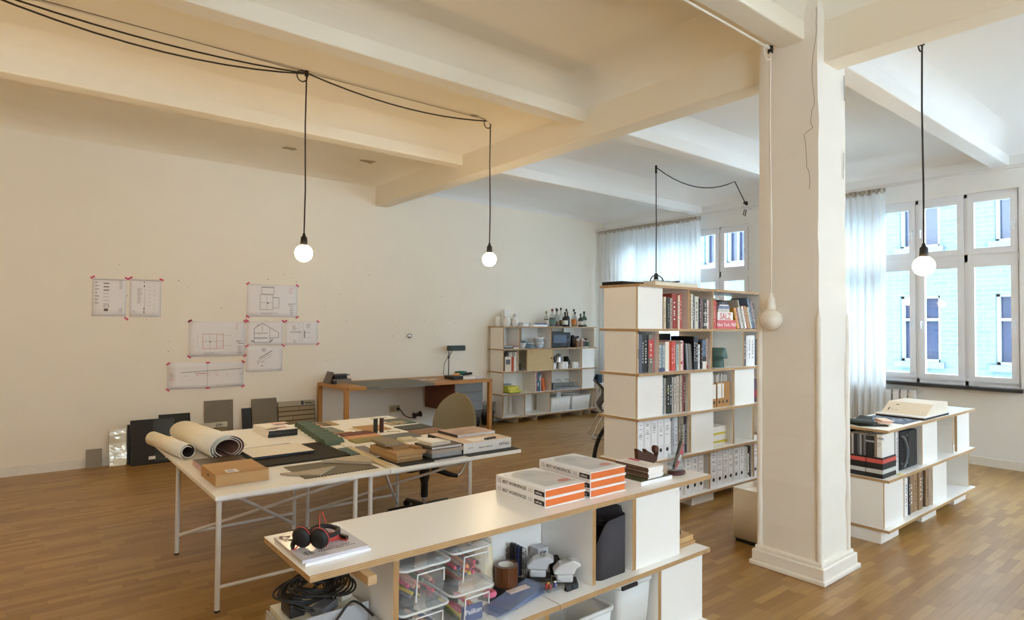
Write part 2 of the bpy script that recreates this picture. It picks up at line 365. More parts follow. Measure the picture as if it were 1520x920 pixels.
for wi, (xa, x2) in enumerate(NWIN):
    wo = thing('window_%d' % (wi+4), 'unseen tall white casement window behind the camera, number %s from the window corner' % ('three', 'two', 'one')[wi], None, ((xa+x2)/2, YN-.1, ZS), kind='structure')
    f = MB(); y0, y1 = YN-.16, YN-.06
    for z0, z1 in ((ZS, ZS+.1), (2.68, 2.82), (ZH-.1, ZH)): f.box(xa, x2, y0, y1, z0, z1)
    for k in range(6): xx = xa+(x2-xa)*k/5; f.box(max(xa, xx-.07), min(x2, xx+.07), y0, y1, ZS, ZH)
    f.build('frame', FR, parent=wo)
    for k in range(5): B(xa+(x2-xa)*k/5+.07, xa+(x2-xa)*(k+1)/5-.07, YN-.11, YN-.105, ZS+.1, ZH-.1).build('pane', GLASS, parent=wo)
    B(xa-.05, x2+.05, YN-.1, YN+.12, ZS-.045, ZS).build('sill', M((52, 54, 58), .3), parent=wo)
# neighbouring building across the court
nb = thing('neighbour_building', 'pale brick building with white gridded windows seen through the casements', 'building', (17.4, 4, -9))
fw = MB(); holes = [(5.0, 5.84), (6.9, 7.74), (8.8, 9.5), (9.97, 10.62), (10.75, 11.4), (3.1, 3.94)]
rows = [(-2.6, -1.0), (1.0, 2.58), (3.75, 5.4), (6.6, 8.2)]
ycur = -8
yl = [-8] + [v for a in sorted(holes) for v in a] + [18]
for a, b in zip(yl[0::2], yl[1::2]): fw.box(17, 17.4, a, b, -9, 5.5)
for a, b in holes:
    zz = [-9, -2.6, -1.0, 1.0, 2.58, 3.75]
    for p, q in zip(zz[0::2], zz[1::2]): fw.box(17, 17.4, a, b, p, q)
    fw.box(17, 17.4, a, b, 5.4, 5.5)
fw.build('facade', mat_brick((78, 99, 103), (69, 88, 94), (86, 105, 108)), parent=nb)
for a, b in holes:
    for z0, z1 in rows[:3]:
        g = B(17.22, 17.25, a, b, z0, z1).build('window', M((40, 48, 70), .15), parent=nb)
        f = MB(); t = .06
        f.box(17.1, 17.2, a, b, z0, z0+t); f.box(17.1, 17.2, a, b, z1-t, z1); f.box(17.1, 17.2, a, a+t, z0, z1); f.box(17.1, 17.2, b-t, b, z0, z1)
        f.box(17.12, 17.2, a, b, z0+(z1-z0)*.62, z0+(z1-z0)*.62+t); f.box(17.12, 17.2, (a+b)/2-.025, (a+b)/2+.025, z0, z1)
        f.build('window_frame', M((136, 145, 150), .5), parent=g)
        B(16.9, 17.05, a-.1, b+.1, z0-.14, z0).build('window_sill', M((80, 88, 108), .7), parent=g)
B(16.9, 17.5, -8, 18, 5.5, 5.7).build('cornice', M((160, 165, 165), .8), parent=nb)
B(10.5, 30, -14, 24, -9.2, -9).build('ground', M((120, 120, 118), .9), kind='structure', label='paved court between the two buildings')
# ---------------------------------------------------------------- pendant lamps
BULBM = M((255, 224, 174), .4, emit=BULB, key='bulb')
CORDB = M((46, 40, 38), .7); CORDW = M((232, 226, 214), .6)
def pendant(label, x, y, ztop, zc, r=.083, cord=CORDB, sock=BLACK, bulbm=BULBM, lit=True, group='bare bulb pendants'):
    t = thing('pendant_lamp', label, 'lamp', (x, y, zc-r), group)
    zs = zc+r*1.02
    MB().tube([(x, y, zs+.1), (x+.006, y, zc+(ztop-zc)*.35), (x-.004, y+.004, zc+(ztop-zc)*.7), (x, y, ztop-.02)], .0075, 6).build('cord', cord, parent=t)
    MB().lathe(x, y, [(.001, zs+.115), (.012, zs+.11), (.016, zs+.085), (.03, zs+.07), (.034, zs+.01), (.034, zs-.03), (.001, zs-.03)], 16).build('socket', sock, parent=t)
    pr = [(max(.0005, r*math.sin(math.pi*i/18)), zc-r*math.cos(math.pi*i/18)) for i in range(16)] + [(.03, zs-.005), (.029, zs+.01)]
    MB().lathe(x, y, pr, 28).build('bulb', bulbm, parent=t)
    k = MB(); k.cyl(x, y, .02, ztop-.05, ztop, 10); k.build('cord_clip', BLACK, parent=t)
    pts = [(x-.045+.05*math.cos(a), y, ztop-.06+.055*math.sin(a)) for a in [2*math.pi*q/14 for q in range(14)]]
    MB().tube(pts, .0065, 6, closed=True).build('cord_loop', cord, parent=t)
    return t
p1 = pendant('lit globe bulb on a black cord over the white sample tables, above the drawings', 2.185, 5.96, ZC, 2.484)
p2 = pendant('lit globe bulb on a black cord beside the girder, above the wall desk', 4.43, 5.94, ZC, 2.587)
pendant('unlit white globe bulb on a white cord hanging in front of the column', 4.37, 2.36, BZ, 1.855, cord=CORDW, sock=M((232, 226, 214), .35), bulbm=M((236, 228, 214), .12, coat=.5), group='bare bulb pendants')
pendant('lit globe bulb hanging between the column and the radiator window', 6.02, 1.885, ZC, 2.33)
for x, y, lb in ((-.3, 5.95, 'next along the cable from the drawings'), (-2.6, 5.95, 'at the far end of the lamp cable'), (-1.2, 1.1, 'behind the camera beside the end wall'), (1.0, -1.2, 'behind the camera in the middle bay')):  # extra lamps out of view, added to strengthen the warm light
    pendant('added lit globe bulb on a black cord, ' + lb, x, y, ZC, 2.5)
# cables strung along the ceiling between the lamps
def cable(name, label, pts, r, m, cat='cable'):
    return MB().tube(pts, r, 6).build(name, m, label=label, cat=cat)
def sag(a, b, d, n=10):
    return [tuple(a[k]+(b[k]-a[k])*i/n - (d*4*(i/n)*(1-i/n) if k == 2 else 0) for k in range(3)) for i in range(n+1)]
cable('lamp_cable', 'upper black lamp cable slung along the ceiling toward the first bulb', sag((-2.6, 5.97, ZC-.02), (-.3, 5.97, ZC-.02), .04)[:-1]+sag((-.3, 5.97, ZC-.02), (2.185, 5.97, ZC-.02), .07), .008, CORDB)
cable('lamp_cable', 'lower black lamp cable sagging beneath its twin along the ceiling', sag((-.3, 6.0, ZC-.03), (2.185, 5.95, ZC-.03), .13), .008, CORDB)
cable('lamp_cable', 'black lamp cable slung between the two lit bulbs', sag((2.185, 5.96, ZC-.02), (4.43, 5.94, ZC-.02), .1), .008, CORDB)
cable('stretched_wire', 'thin grey wire stretched straight along the ceiling above the lamp cables', [(-2.6, 5.86, ZC-.015), (2.18, 5.95, ZC-.02), (4.4, 5.93, ZC-.02)], .0035, M((120, 110, 100), .5))
cable('lamp_cable', 'white lamp cable running under the beam to the column', [(XL+.1, 2.36, BZ-.012), (2.0, 2.345, BZ-.014), (4.36, 2.36, BZ-.02)], .009, CORDW)
# ---------------------------------------------------------------- plywood shelving
ZK = [.128+.412*k for k in range(6)]; TH = .024
class Shelf:
    def __init__(s, label, x0, x1, yf, yb, group='white laminated plywood shelving units'):
        s.t = thing('bookcase', label, 'bookcase', ((x0+x1)/2, (yf+yb)/2, 0), group); s.yf, s.yb = yf, yb; s.x0, s.x1 = x0, x1
    def board(s, k, x0=None, x1=None):
        x0 = s.x0 if x0 is None else x0; x1 = s.x1 if x1 is None else x1
        return B(x0, x1, s.yf, s.yb, ZK[k]-TH, ZK[k], m=(0, 0, 1, 1, 1, 1)).build('shelf_board', [LAM, PLY], parent=s.t, bev=.0015, seg=1)
    def up(s, k, x, w=.024, ya=None, yb=None):
        return B(x, x+w, s.yf+.05 if ya is None else ya, s.yb-.05 if yb is None else yb, ZK[k]+.0005, ZK[k+1]-TH-.0005, m=(1, 1, 1, 1, 0, 0)).build('upright', [LAM, PLYV], parent=s.t)
    def front(s, k, x0, x1):
        return B(x0, x1, s.yf+.05, s.yf+.072, ZK[k]+.0005, ZK[k+1]-TH-.0005, m=(1, 1, 0, 0, 1, 1)).build('front_panel', [LAM, PLYV], parent=s.t)
    def back(s, k, x0, x1, m=None):
        return B(x0, x1, s.yb-.072, s.yb-.05, ZK[k]+.0005, ZK[k+1]-TH-.0005, m=(1, 1, 0, 0, 1, 1)).build('back_panel', [m or LAM, PLYV], parent=s.t)
    def feet(s, xs, w=.38):
        for x in xs: B(x, x+w, s.yf+.07, s.yb-.07, 0, ZK[0]-TH-.0005, m=(1, 1, 0, 0, 0, 0)).build('foot', [LAM, PLYV], parent=s.t)

# the tall bookcase beside the column
tall = Shelf('tall open bookcase of white plywood crammed with books and binders beside the column', 4.43, 6.78, 3.65, 4.14)
for k in range(6): tall.board(k)
for k in range(5): tall.up(k, 4.442 + (.006 if k % 2 else 0))
tall.front(4, 4.47, 4.834); tall.up(4, 5.24, .027); tall.up(4, 5.665); tall.up(4, 6.66)
tall.up(3, 4.762, .02); tall.up(3, 5.63, .03); tall.back(3, 5.665, 6.25); tall.up(3, 6.252); tall.up(3, 6.66); tall.back(3, 4.47, 4.76)
tall.front(2, 4.47, 4.84); tall.up(2, 5.252, .028); tall.front(2, 5.284, 5.673); tall.up(2, 6.05, .03); tall.front(2, 6.084, 6.48); tall.up(2, 6.66)
tall.up(1, 5.26, .03); tall.front(1, 5.295, 5.685); tall.up(1, 6.05, .028); tall.back(1, 6.08, 6.44); tall.up(1, 6.445, .03); tall.back(1, 5.69, 6.05)
tall.up(0, 5.603, .028); tall.up(0, 6.448, .034); tall.back(0, 4.47, 5.0)
tall.feet([4.55, 5.339, 6.25])
# low shelf across the lower edge of the picture
fg = Shelf('long low white plywood shelf carrying book stacks and headphones, pens and boxes inside', .79, 3.13, 2.05, 2.54)
fg.board(2); fg.board(1, .76, 1.944); fg.board(1, 1.948, 3.12); fg.board(0, .79, 3.12)
fg.up(1, 1.13); fg.up(1, 2.205); fg.up(1, 2.5, .026); fg.front(1, 2.529, 2.90); fg.back(1, 1.80, 2.2); fg.up(1, 2.88, .02, 2.125)
fg.up(0, 2.712); fg.front(0, 2.738, 3.113); fg.up(0, 1.9); fg.up(0, 1.1); fg.front(0, 1.126, 1.5); fg.back(0, 2.74, 3.1); fg.up(0, 3.09, .02, 2.125)
fg.feet([.95, 1.8, 2.6])
B(.97, 1.005, 1.985, 2.44, ZK[2]-TH-.034, ZK[2]-TH-.002).build('pull_bar', M((190, 160, 120), .5), parent=fg.t, bev=.003)
# low shelf under the radiator window
rs = Shelf('low white plywood shelf holding black boxes and folders under the radiator window', 5.645, 7.98, 2.03, 2.52)
rs.board(2); rs.board(1); rs.board(0)
rs.up(1, 6.545, .022); rs.front(1, 6.57, 6.96); rs.up(1, 7.4); rs.front(1, 7.55, 7.94)
rs.up(0, 5.655, .026, 2.08, 2.49); rs.front(0, 5.683, 6.088); rs.up(0, 6.8); rs.front(0, 6.83, 7.22); rs.up(0, 7.9); rs.back(1, 5.68, 6.54, BLACKM)
rs.feet([5.66, 6.6, 7.5])
# shelf against the drawings wall
wl = Shelf('four-tier white plywood shelf with bottles and crockery against the wall', 6.87, 9.30, 8.76, 9.24)
for k in range(4): wl.board(k, 6.87-.0 if k else 6.87, 9.29)
wl.board(4)
wl.up(3, 6.895); wl.up(3, 7.28, .02); wl.up(3, 8.06, .026); wl.up(3, 9.25, .02); wl.back(3, 6.92, 7.27); wl.back(3, 7.62, 8.05); wl.back(3, 8.75, 9.25)
wl.up(2, 6.895); wl.up(2, 7.25, .022); wl.up(2, 8.115, .022); wl.up(2, 8.90, .022); wl.front(2, 8.925, 9.27); wl.back(2, 6.92, 7.25)
cd_ = B(7.465, 8.11, 8.80, 8.822, ZK[2]+.001, ZK[3]-TH-.001).build('sliding_door', M((206, 178, 132), .7, var=.08), parent=wl.t)
MB().cyl(0, 0, .014, 0, .006, 14).xf(Matrix.Translation((8.07, 8.80, 1.17)) @ Matrix.Rotation(R_(90), 4, 'X')).build('finger_hole', BLACK, parent=cd_)
wl.up(1, 6.895); wl.up(1, 7.66, .02); wl.up(1, 8.07, .024); wl.up(1, 8.905, .022); wl.front(1, 8.93, 9.27); wl.back(1, 7.2, 7.66); wl.back(1, 8.35, 8.9)
wl.up(0, 6.895); wl.up(0, 7.41, .026); wl.up(0, 8.045, .024); wl.up(0, 9.25, .02); wl.back(0, 7.05, 7.3); wl.back(0, 7.65, 7.9)
for x in (7.23, 7.70, 8.31, 8.9, 9.15): B(x, x+.02, 8.80, 9.2, 0, ZK[0]-TH-.0005, m=(1, 1, 1, 1, 0, 0)).build('foot', [LAM, PLYV], parent=wl.t)

# ---------------------------------------------------------------- books, binders
PAGES = M((238, 230, 214), .85, var=.08, scale=220, stretch=(1, 1, .05))
ORD = 'first second third fourth fifth sixth seventh eighth ninth tenth eleventh twelfth thirteenth fourteenth fifteenth sixteenth seventeenth eighteenth nineteenth twentieth'.split()
def book(x0, x1, z0, h, rgb, label, yf=3.72, d=.28, band=None, lean=0.0, name='book', cat='book', group=None, title=None):
    """standing book, spine towards -y"""
    w = x1-x0; mb = MB(); c = min(.004, w*.2)
    mb.box(x0, x1, yf, yf+.005, z0, z0+h); mb.box(x0, x0+c, yf+.005, yf+d, z0, z0+h); mb.box(x1-c, x1, yf+.005, yf+d, z0, z0+h)
    mb.box(x0+c, x1-c, yf+.005, yf+d-.006, z0+.006, z0+h-.006, m=1)
    mats = [M(rgb, .5, var=.05), PAGES]
    if band:
        for (a, b, q) in band:
            mats.append(M(q, .55)); mb.raw([(x0, yf-.0006, z0+h*a), (x1, yf-.0006, z0+h*a), (x1, yf-.0006, z0+h*b), (x0, yf-.0006, z0+h*b)], [(0, 1, 2, 3)], len(mats)-1)
    if title is not None and w > .018:
        mats.append(M(title, .6)); g = w*.12; xc = (x0+x1)/2; z = z0+h*.25
        while z < z0+h*.82:
            l = random.uniform(.012, .03); mb.raw([(xc-g, yf-.001, z), (xc+g, yf-.001, z), (xc+g, yf-.001, z+l*.7), (xc-g, yf-.001, z+l*.7)], [(0, 1, 2, 3)], len(mats)-1); z += l+random.choice((.004, .004, .02))
    if lean:
        p = Vector((x0, 0, z0)); mb.xf(Matrix.Translation(p) @ Matrix.Rotation(lean, 4, 'Y') @ Matrix.Translation(-p))
    return mb.build(name, mats, label=label, cat=cat, group=group)
def row(spec, z0, where, group, d=.28, yf=3.72):
    """spec: (x0, x1, height, rgb, colour words[, bands[, title colour]])"""
    seen = {}
    for i, q in enumerate(spec):
        x0, x1, h, rgb, words = q[:5]
        book(x0+.0006, x1-.0006, z0+.0005, h, rgb, '%s, %s %s' % (words, ORD[i], where), yf=yf+random.uniform(0, .018), d=d, band=q[5] if len(q) > 5 else None, title=q[6] if len(q) > 6 else (235, 235, 230) if sum(rgb) < 360 else (70, 66, 66), group=group)
G1 = 'books on the top tier of the tall bookcase'
row([(4.846, 4.874, .22, (92, 60, 44), 'slim brown book'), (4.875, 4.902, .26, (214, 196, 168), 'slim beige book'), (4.902, 4.936, .31, (226, 214, 190), 'cream hardback'), (4.936, 4.984, .305, (26, 26, 28), 'black hardback', None, (150, 160, 150)),
     (4.984, 5.024, .30, (160, 144, 130), 'taupe hardback'), (5.024, 5.111, .345, (150, 50, 36), 'thick rust red book'), (5.111, 5.140, .335, (232, 214, 198), 'pale cream book'), (5.140, 5.168, .345, (178, 62, 40), 'brick red book')],
    ZK[4], 'beside the top white panel of the tall bookcase', G1)
row([(5.276, 5.298, .14, (70, 58, 84), 'small dark violet booklet'), (5.298, 5.325, .355, (196, 168, 132), 'tan book'), (5.325, 5.351, .355, (238, 234, 222), 'white book'), (5.351, 5.384, .345, (88, 92, 96), 'grey book'), (5.384, 5.407, .335, (196, 200, 192), 'pale green book'),
     (5.407, 5.476, .33, (212, 212, 202), 'wide pale grey book'), (5.476, 5.504, .31, (44, 54, 74), 'navy book'), (5.504, 5.526, .305, (214, 150, 152), 'pink book'), (5.526, 5.545, .31, (120, 122, 120), 'slim mid grey book'), (5.545, 5.603, .305, (64, 60, 62), 'speckled charcoal book', ((.1, .2, (190, 190, 190)), (.5, .56, (180, 180, 180)))),
     (5.603, 5.632, .30, (232, 230, 228), 'off-white book'), (5.632, 5.652, .298, (222, 176, 176), 'pale pink booklet')], ZK[4], 'in the see-through compartment of the top tier', G1)
row([(5.692, 5.712, .30, (224, 204, 200), 'pale rose booklet'), (5.714, 5.752, .30, (196, 70, 72), 'red hardback'), (5.752, 5.778, .298, (214, 104, 104), 'coral red book')], ZK[4], 'left of the lying pile on the top tier', G1)
def flat(x0, x1, z0, z1, rgb, label, yf=3.72, d=.26, txt=None, trgb=(245, 240, 240), name='book', cat='book', group=None, ts=.5):
    mb = MB(); c = min(.004, (z1-z0)*.2)
    mb.box(x0, x1, yf, yf+.005, z0, z1); mb.box(x0, x1, yf+.005, yf+d, z0, z0+c); mb.box(x0, x1, yf+.005, yf+d, z1-c, z1); mb.box(x0+.005, x1-.005, yf+.005, yf+d-.006, z0+c, z1-c, m=1)
    mats = [M(rgb, .45), PAGES]
    if txt: mats.append(M(trgb, .6)); mb.text(txt, (z1-z0)*ts*1.4, ((x0+x1)/2, yf-.001, (z0+z1)/2-(z1-z0)*ts*.5), (1, 0, 0), (0, 0, 1), 2, 'CENTER')
    return mb.build(name, mats, label=label, cat=cat, group=group)
z = ZK[4]+.0005
flat(5.782, 6.147, z, z+.094, (208, 98, 104), 'thick pink book lying under the pile on the top tier', txt='New York 1960', group=G1, ts=.42)
flat(5.79, 6.086, z+.095, z+.18, (236, 232, 232), 'white book with big red letters lying in the top tier pile', txt='SALZ', trgb=(196, 70, 52), group=G1, ts=.78)
flat(5.802, 6.018, z+.181, z+.216, (206, 204, 200), 'light grey book lying in the top tier pile', txt='— — —', trgb=(90, 90, 90), group=G1)
flat(5.806, 6.018, z+.217, z+.246, (112, 124, 164), 'dusty blue book lying in the top tier pile', txt='— —', group=G1)
flat(5.83, 6.0, z+.247, z+.26, (238, 236, 232), 'thin white booklet lying in the top tier pile', group=G1)
flat(5.815, 5.985, z+.261, z+.29, (52, 52, 62), 'dark grey book on top of the top tier pile', txt='— —', group=G1)
B(5.86, 6.17, 3.99, 4.06, z, z+.34).build('box_file', M((150, 132, 84), .7), label='olive cardboard box standing behind the pile on the top tier', cat='box', bev=.004)
B(6.2, 6.64, 4.04, 4.065, z, z+.33).build('black_backing', BLACKM, label='black backing sheet behind the slanting books on the top tier', cat='portfolio')  # flat black sheet filling the back of the compartment
LN = [(6.166, .235, (206, 160, 60), 'mustard yellow'), (6.194, .24, (226, 150, 130), 'salmon'), (6.218, .235, (40, 40, 46), 'black'), (6.246, .245, (216, 210, 202), 'cream'), (6.272, .33, (196, 192, 180), 'tall pale grey'), (6.30, .25, (120, 120, 120), 'mid grey'),
      (6.335, .26, (238, 234, 226), 'white'), (6.362, .27, (150, 70, 76), 'maroon'), (6.39, .265, (190, 150, 92), 'tan'), (6.418, .26, (150, 112, 70), 'brown'), (6.446, .25, (214, 216, 208), 'greenish white'), (6.482, .36, (92, 112, 134), 'tall steel blue'), (6.51, .34, (70, 84, 104), 'dark slate'), (6.545, .33, (150, 120, 110), 'dusty rose'), (6.574, .30, (60, 62, 66), 'charcoal')]
for i, (x, h, rgb, wd) in enumerate(LN):
    nx = LN[i-1][0] if i else x-.028
    book(nx+.049, x+.047, z+.001, h, rgb, '%s book slanting to the side, %s from the pile on the top tier' % (wd, ORD[i]), lean=R_(-19), yf=3.73, d=.2, group=G1, title=(220, 220, 220) if sum(rgb) < 400 else (80, 70, 70))
G2 = 'books on the second tier of the tall bookcase'
row([(4.4735, 4.488, .375, (240, 236, 232), 'white book with red lettering', None, (190, 60, 60)), (4.488, 4.518, .365, (222, 214, 196), 'cream book', ((.35, .62, (150, 146, 136)),)), (4.518, 4.561, .355, (84, 88, 106), 'slate blue book', None, (84, 88, 106)), (4.561, 4.597, .355, (20, 24, 34), 'navy black book'), (4.597, 4.658, .355, (16, 16, 20), 'thick black book'),
     (4.658, 4.729, .355, (120, 116, 108), 'grey photo book', ((.38, .86, (200, 74, 72)),)), (4.731, 4.748, .35, (222, 108, 108), 'thin pink book')], ZK[3], 'from the tan end panel on the second tier', G2)
row([(4.784, 4.80, .32, (196, 74, 76), 'narrow red book', ((.5, .7, (70, 110, 126)),)), (4.801, 4.836, .255, (172, 188, 196), 'pale blue volume with navy foot', ((0, .14, (60, 66, 110)),)), (4.836, 4.870, .255, (166, 184, 192), 'pale blue volume with navy foot', ((0, .14, (60, 66, 110)),)), (4.870, 4.904, .255, (172, 188, 196), 'pale blue volume with navy foot', ((0, .14, (60, 66, 110)),)),
     (4.906, 4.965, .285, (236, 230, 218), 'wide cream book', None, (236, 230, 218)), (4.966, 5.003, .29, (206, 84, 40), 'burnt orange book', None, (206, 84, 40)), (5.004, 5.037, .29, (204, 72, 58), 'vermilion book'), (5.037, 5.077, .288, (208, 80, 70), 'poppy red book'), (5.079, 5.130, .262, (164, 188, 190), 'pale teal book'), (5.131, 5.162, .262, (214, 136, 66), 'orange book', None, (214, 136, 66)),
     (5.165, 5.190, .295, (240, 236, 232), 'white book with red spots', ((.2, .3, (200, 60, 80)), (.9, .95, (40, 40, 40)))), (5.191, 5.212, .29, (224, 150, 156), 'rose pink book')], ZK[3], 'past the second tier divider', G2)
for i, (x, h, rgb, wd) in enumerate([(5.258, .27, (50, 52, 58), 'charcoal'), (5.279, .262, (150, 158, 166), 'silver'), (5.30, .258, (96, 92, 86), 'dark taupe'), (5.321, .262, (130, 126, 118), 'stone grey'), (5.342, .255, (108, 104, 98), 'umber grey')]):
    book(x-.02, x, ZK[3]+.001, h, rgb, '%s booklet slanting on the second tier, %s after the pinks' % (wd, ORD[i]), lean=R_(-5), d=.2, group=G2)
row([(5.368, 5.406, .335, (30, 34, 44), 'tall blue-black folder'), (5.407, 5.446, .335, (34, 36, 46), 'tall blue-black folder'), (5.455, 5.500, .25, (226, 228, 232), 'white ring booklet'), (5.504, 5.528, .28, (56, 54, 56), 'charcoal book'), (5.530, 5.60, .30, (104, 124, 154), 'wide denim blue book with white foot', ((0, .25, (232, 230, 226)), (.25, .42, (44, 50, 62)))), (5.603, 5.627, .31, (226, 200, 194), 'blush book', ((0, .12, (190, 80, 80)),))],
    ZK[3], 'toward the green lamp on the second tier', G2)
B(4.95, 5.36, 4.0, 4.03, ZK[3]+.001, ZK[3]+.36).build('black_backing', BLACKM, label='black backing sheet standing behind the red books on the second tier', cat='portfolio')  # flat black sheet closing the back of this niche
row([(6.305, 6.35, .33, (84, 86, 92), 'dark grey folder'), (6.355, 6.386, .335, (238, 238, 240), 'narrow white folder'), (6.388, 6.45, .34, (240, 240, 242), 'white folder'), (6.452, 6.522, .34, (242, 242, 244), 'wide white folder'), (6.524, 6.56, .31, (190, 190, 192), 'light grey folder'), (6.562, 6.62, .3, (60, 62, 66), 'charcoal folder')], ZK[3], 'behind the column on the second tier', G2)
gl = thing('table_lamp', 'small green glass mushroom lamp on the second tier of the tall bookcase', 'lamp', (5.90, 3.80, ZK[3]))
GG = mat_frost((38, 92, 86), .72)
MB().lathe(5.9, 3.8, [(.001, ZK[3]+.001), (.075, ZK[3]+.001), (.078, ZK[3]+.01), (.07, ZK[3]+.1), (.055, ZK[3]+.118), (.001, ZK[3]+.12)], 24).build('base', GG, parent=gl)
MB().lathe(5.9, 3.8, [(.113, ZK[3]+.095), (.116, ZK[3]+.1), (.095, ZK[3]+.205), (.088, ZK[3]+.21), (.001, ZK[3]+.21)], 24).build('shade', GG, parent=gl)
G3 = 'books on the third tier of the tall bookcase'
row([(4.848, 4.884, .35, (20, 62, 66), 'dark teal book'), (4.885, 4.904, .35, (214, 220, 222), 'white book'), (4.904, 4.938, .345, (160, 156, 148), 'stone book'), (4.94, 4.98, .35, (44, 58, 40), 'dark green photo book', ((.2, .5, (24, 24, 20)), (.6, .7, (110, 120, 60)))), (4.982, 5.02, .35, (30, 34, 34), 'black green book'), (5.02, 5.045, .348, (216, 212, 206), 'pale book'), (5.047, 5.085, .35, (186, 178, 168), 'greige book'),
     (5.087, 5.101, .35, (40, 36, 36), 'slim black booklet'), (5.103, 5.144, .36, (196, 184, 168), 'sand book'), (5.146, 5.19, .365, (188, 172, 156), 'warm beige book'), (5.192, 5.21, .365, (150, 50, 66), 'thin crimson book'), (5.212, 5.244, .35, (84, 64, 46), 'brown book')], ZK[2], 'between the white panels on the third tier', G3)
book(6.50, 6.58, ZK[2]+.001, .26, (84, 62, 70), 'dark plum book behind the column on the third tier', group=G3, band=((.2, .5, (150, 40, 56)),))
def magfile(x0, x1, h, label, tag_=True):
    t = thing('magazine_file', label, 'file box', ((x0+x1)/2, 3.86, ZK[2]+.0005), 'kraft magazine files')
    mb = MB(); z0 = ZK[2]+.0005; k = .004
    mb.box(x0, x1, 3.72, 3.72+k, z0, z0+h); mb.box(x0, x0+k, 3.724, 3.98, z0, z0+h); mb.box(x1-k, x1, 3.724, 3.98, z0, z0+h); mb.box(x0, x1, 3.98, 3.985, z0, z0+h+.02); mb.box(x0+k, x1-k, 3.724, 3.98, z0, z0+.006)
    mb.build('box', M((176, 130, 78), .8, var=.08), parent=t)
    if tag_: B(x0+.008, x1-.008, 3.7185, 3.7198, z0+h*.36, z0+h*.96).build('spine_label', M((238, 236, 230), .7), parent=t)
    MB().cyl(0, 0, min(.016, (x1-x0)*.3), 0, .001, 14).xf(Matrix.Translation(((x0+x1)/2, 3.7195, z0+h*.2)) @ Matrix.Rotation(R_(90), 4, 'X')).build('finger_hole', BLACK, parent=t)
    pg = MB()
    for q in range(3): xx = x0+.008+(x1-x0-.02)*q/3; pg.rbox(xx+.01, 3.85, .012, .22, z0+.008, z0+.33+.02*random.random())
    pg.build('papers', M((220, 218, 212), .8, var=.12), parent=t)
magfile(5.69, 5.768, .25, 'kraft file with half its label hidden by the white panel, third tier'); magfile(5.781, 5.87, .257, 'kraft file with a whole white label, middle of the third tier set')
magfile(5.871, 5.915, .255, 'narrow kraft file with a white label on the third tier'); magfile(5.916, 6.02, .262, 'wide kraft file without a label on the third tier', False)
def binder(x0, x1, z0, label, h=.375, group=None, yf=3.72, nl=5, blue=False):
    t = thing('ring_binder', label, 'binder', ((x0+x1)/2, yf+.15, z0), group)
    BW = M((228, 228, 232), .4, var=.02)
    mb = MB(); mb.box(x0, x1, yf, yf+.004, z0, z0+h); mb.box(x0, x0+.004, yf+.004, yf+.29, z0, z0+h); mb.box(x1-.004, x1, yf+.004, yf+.29, z0, z0+h); mb.box(x0+.006, x1-.006, yf+.02, yf+.27, z0+.008, z0+h-.02)
    mb.build('body', BW, parent=t)
    lb = MB(); a, b = x0+.012, x1-.012; lb.box(a, b, yf-.0012, yf-.0002, z0+h*.33, z0+h*.96)
    inkc = 1
    zz = z0+h*.9
    for q in range(nl):
        wv = (b-a)*random.uniform(.35, .7); xc = (a+b)/2; hh = random.choice((.003, .004, .006)); lb.raw([(xc-wv/2, yf-.0016, zz), (xc+wv/2, yf-.0016, zz), (xc+wv/2, yf-.0016, zz+hh), (xc-wv/2, yf-.0016, zz+hh)], [(0, 1, 2, 3)], 1); zz -= random.choice((.014, .018, .04))
    lb.build('spine_label', [M((240, 240, 242), .7), M((56, 66, 120), .7) if blue else INK], parent=t)
    MB().cyl(0, 0, .019, 0, .0012, 18).xf(Matrix.Translation(((x0+x1)/2, yf-.0002, z0+h*.2)) @ Matrix.Rotation(R_(90), 4, 'X')).build('finger_hole', BLACK, parent=t)
for i in range(5): binder(4.49+.0998*i, 4.587+.0998*i, ZK[1]+.0005, 'white lever arch binder, %s from the end panel in the row of five' % ORD[i], group='white binders, fourth tier', nl=6)
row([(4.995, 5.025, .33, (232, 232, 236), 'white cardboard folder'), (5.027, 5.06, .36, (176, 178, 184), 'grey folder'), (5.062, 5.114, .365, (206, 208, 214), 'pale grey folder'), (5.118, 5.2, .37, (140, 130, 112), 'striped taupe sample folder', ((.3, .34, (180, 172, 156)), (.6, .64, (180, 172, 156)))), (5.204, 5.225, .28, (190, 192, 198), 'thin grey folder'), (5.227, 5.256, .36, (46, 46, 50), 'black folder')], ZK[1], 'after the five binders on the fourth tier', 'folders on the fourth tier')
for q in range(9):
    rgb, wd = [((238, 236, 230), 'white'), ((214, 196, 60), 'yellow'), ((232, 230, 224), 'off-white')][0 if q not in (1, 2, 5) else 1 if q != 2 else 2]
    MB().rbox(5.885+random.uniform(-.01, .01), 3.87, .3, .2, ZK[1]+.001+.0215*q, ZK[1]+.001+.0215*q+.0205, random.uniform(-.06, .06)).build('paper_pad', M(rgb, .8, var=.08), label='%s paper pad, %s from the shelf in the leaning fourth tier pile' % (wd, ORD[q]), cat='paper', group='pads piled on the fourth tier')
for i, (a, b) in enumerate([(5.06, 5.20), (5.211, 5.331), (5.333, 5.445), (5.447, 5.541)]): binder(a+.001, b-.001, ZK[0]+.0005, 'white binder on the bottom tier, %s before the ply upright' % ORD[i], group='white binders, bottom tier', nl=7, blue=True, h=.36)
for i, (a, b) in enumerate([(5.66, 5.778), (5.781, 5.884), (5.886, 5.993), (5.995, 6.086), (6.09, 6.206), (6.208, 6.307)]): binder(a+.001, b-.001, ZK[0]+.0005, 'white binder on the bottom tier, %s after the ply upright' % ORD[i], group='white binders, bottom tier', nl=8, blue=True, h=.36)
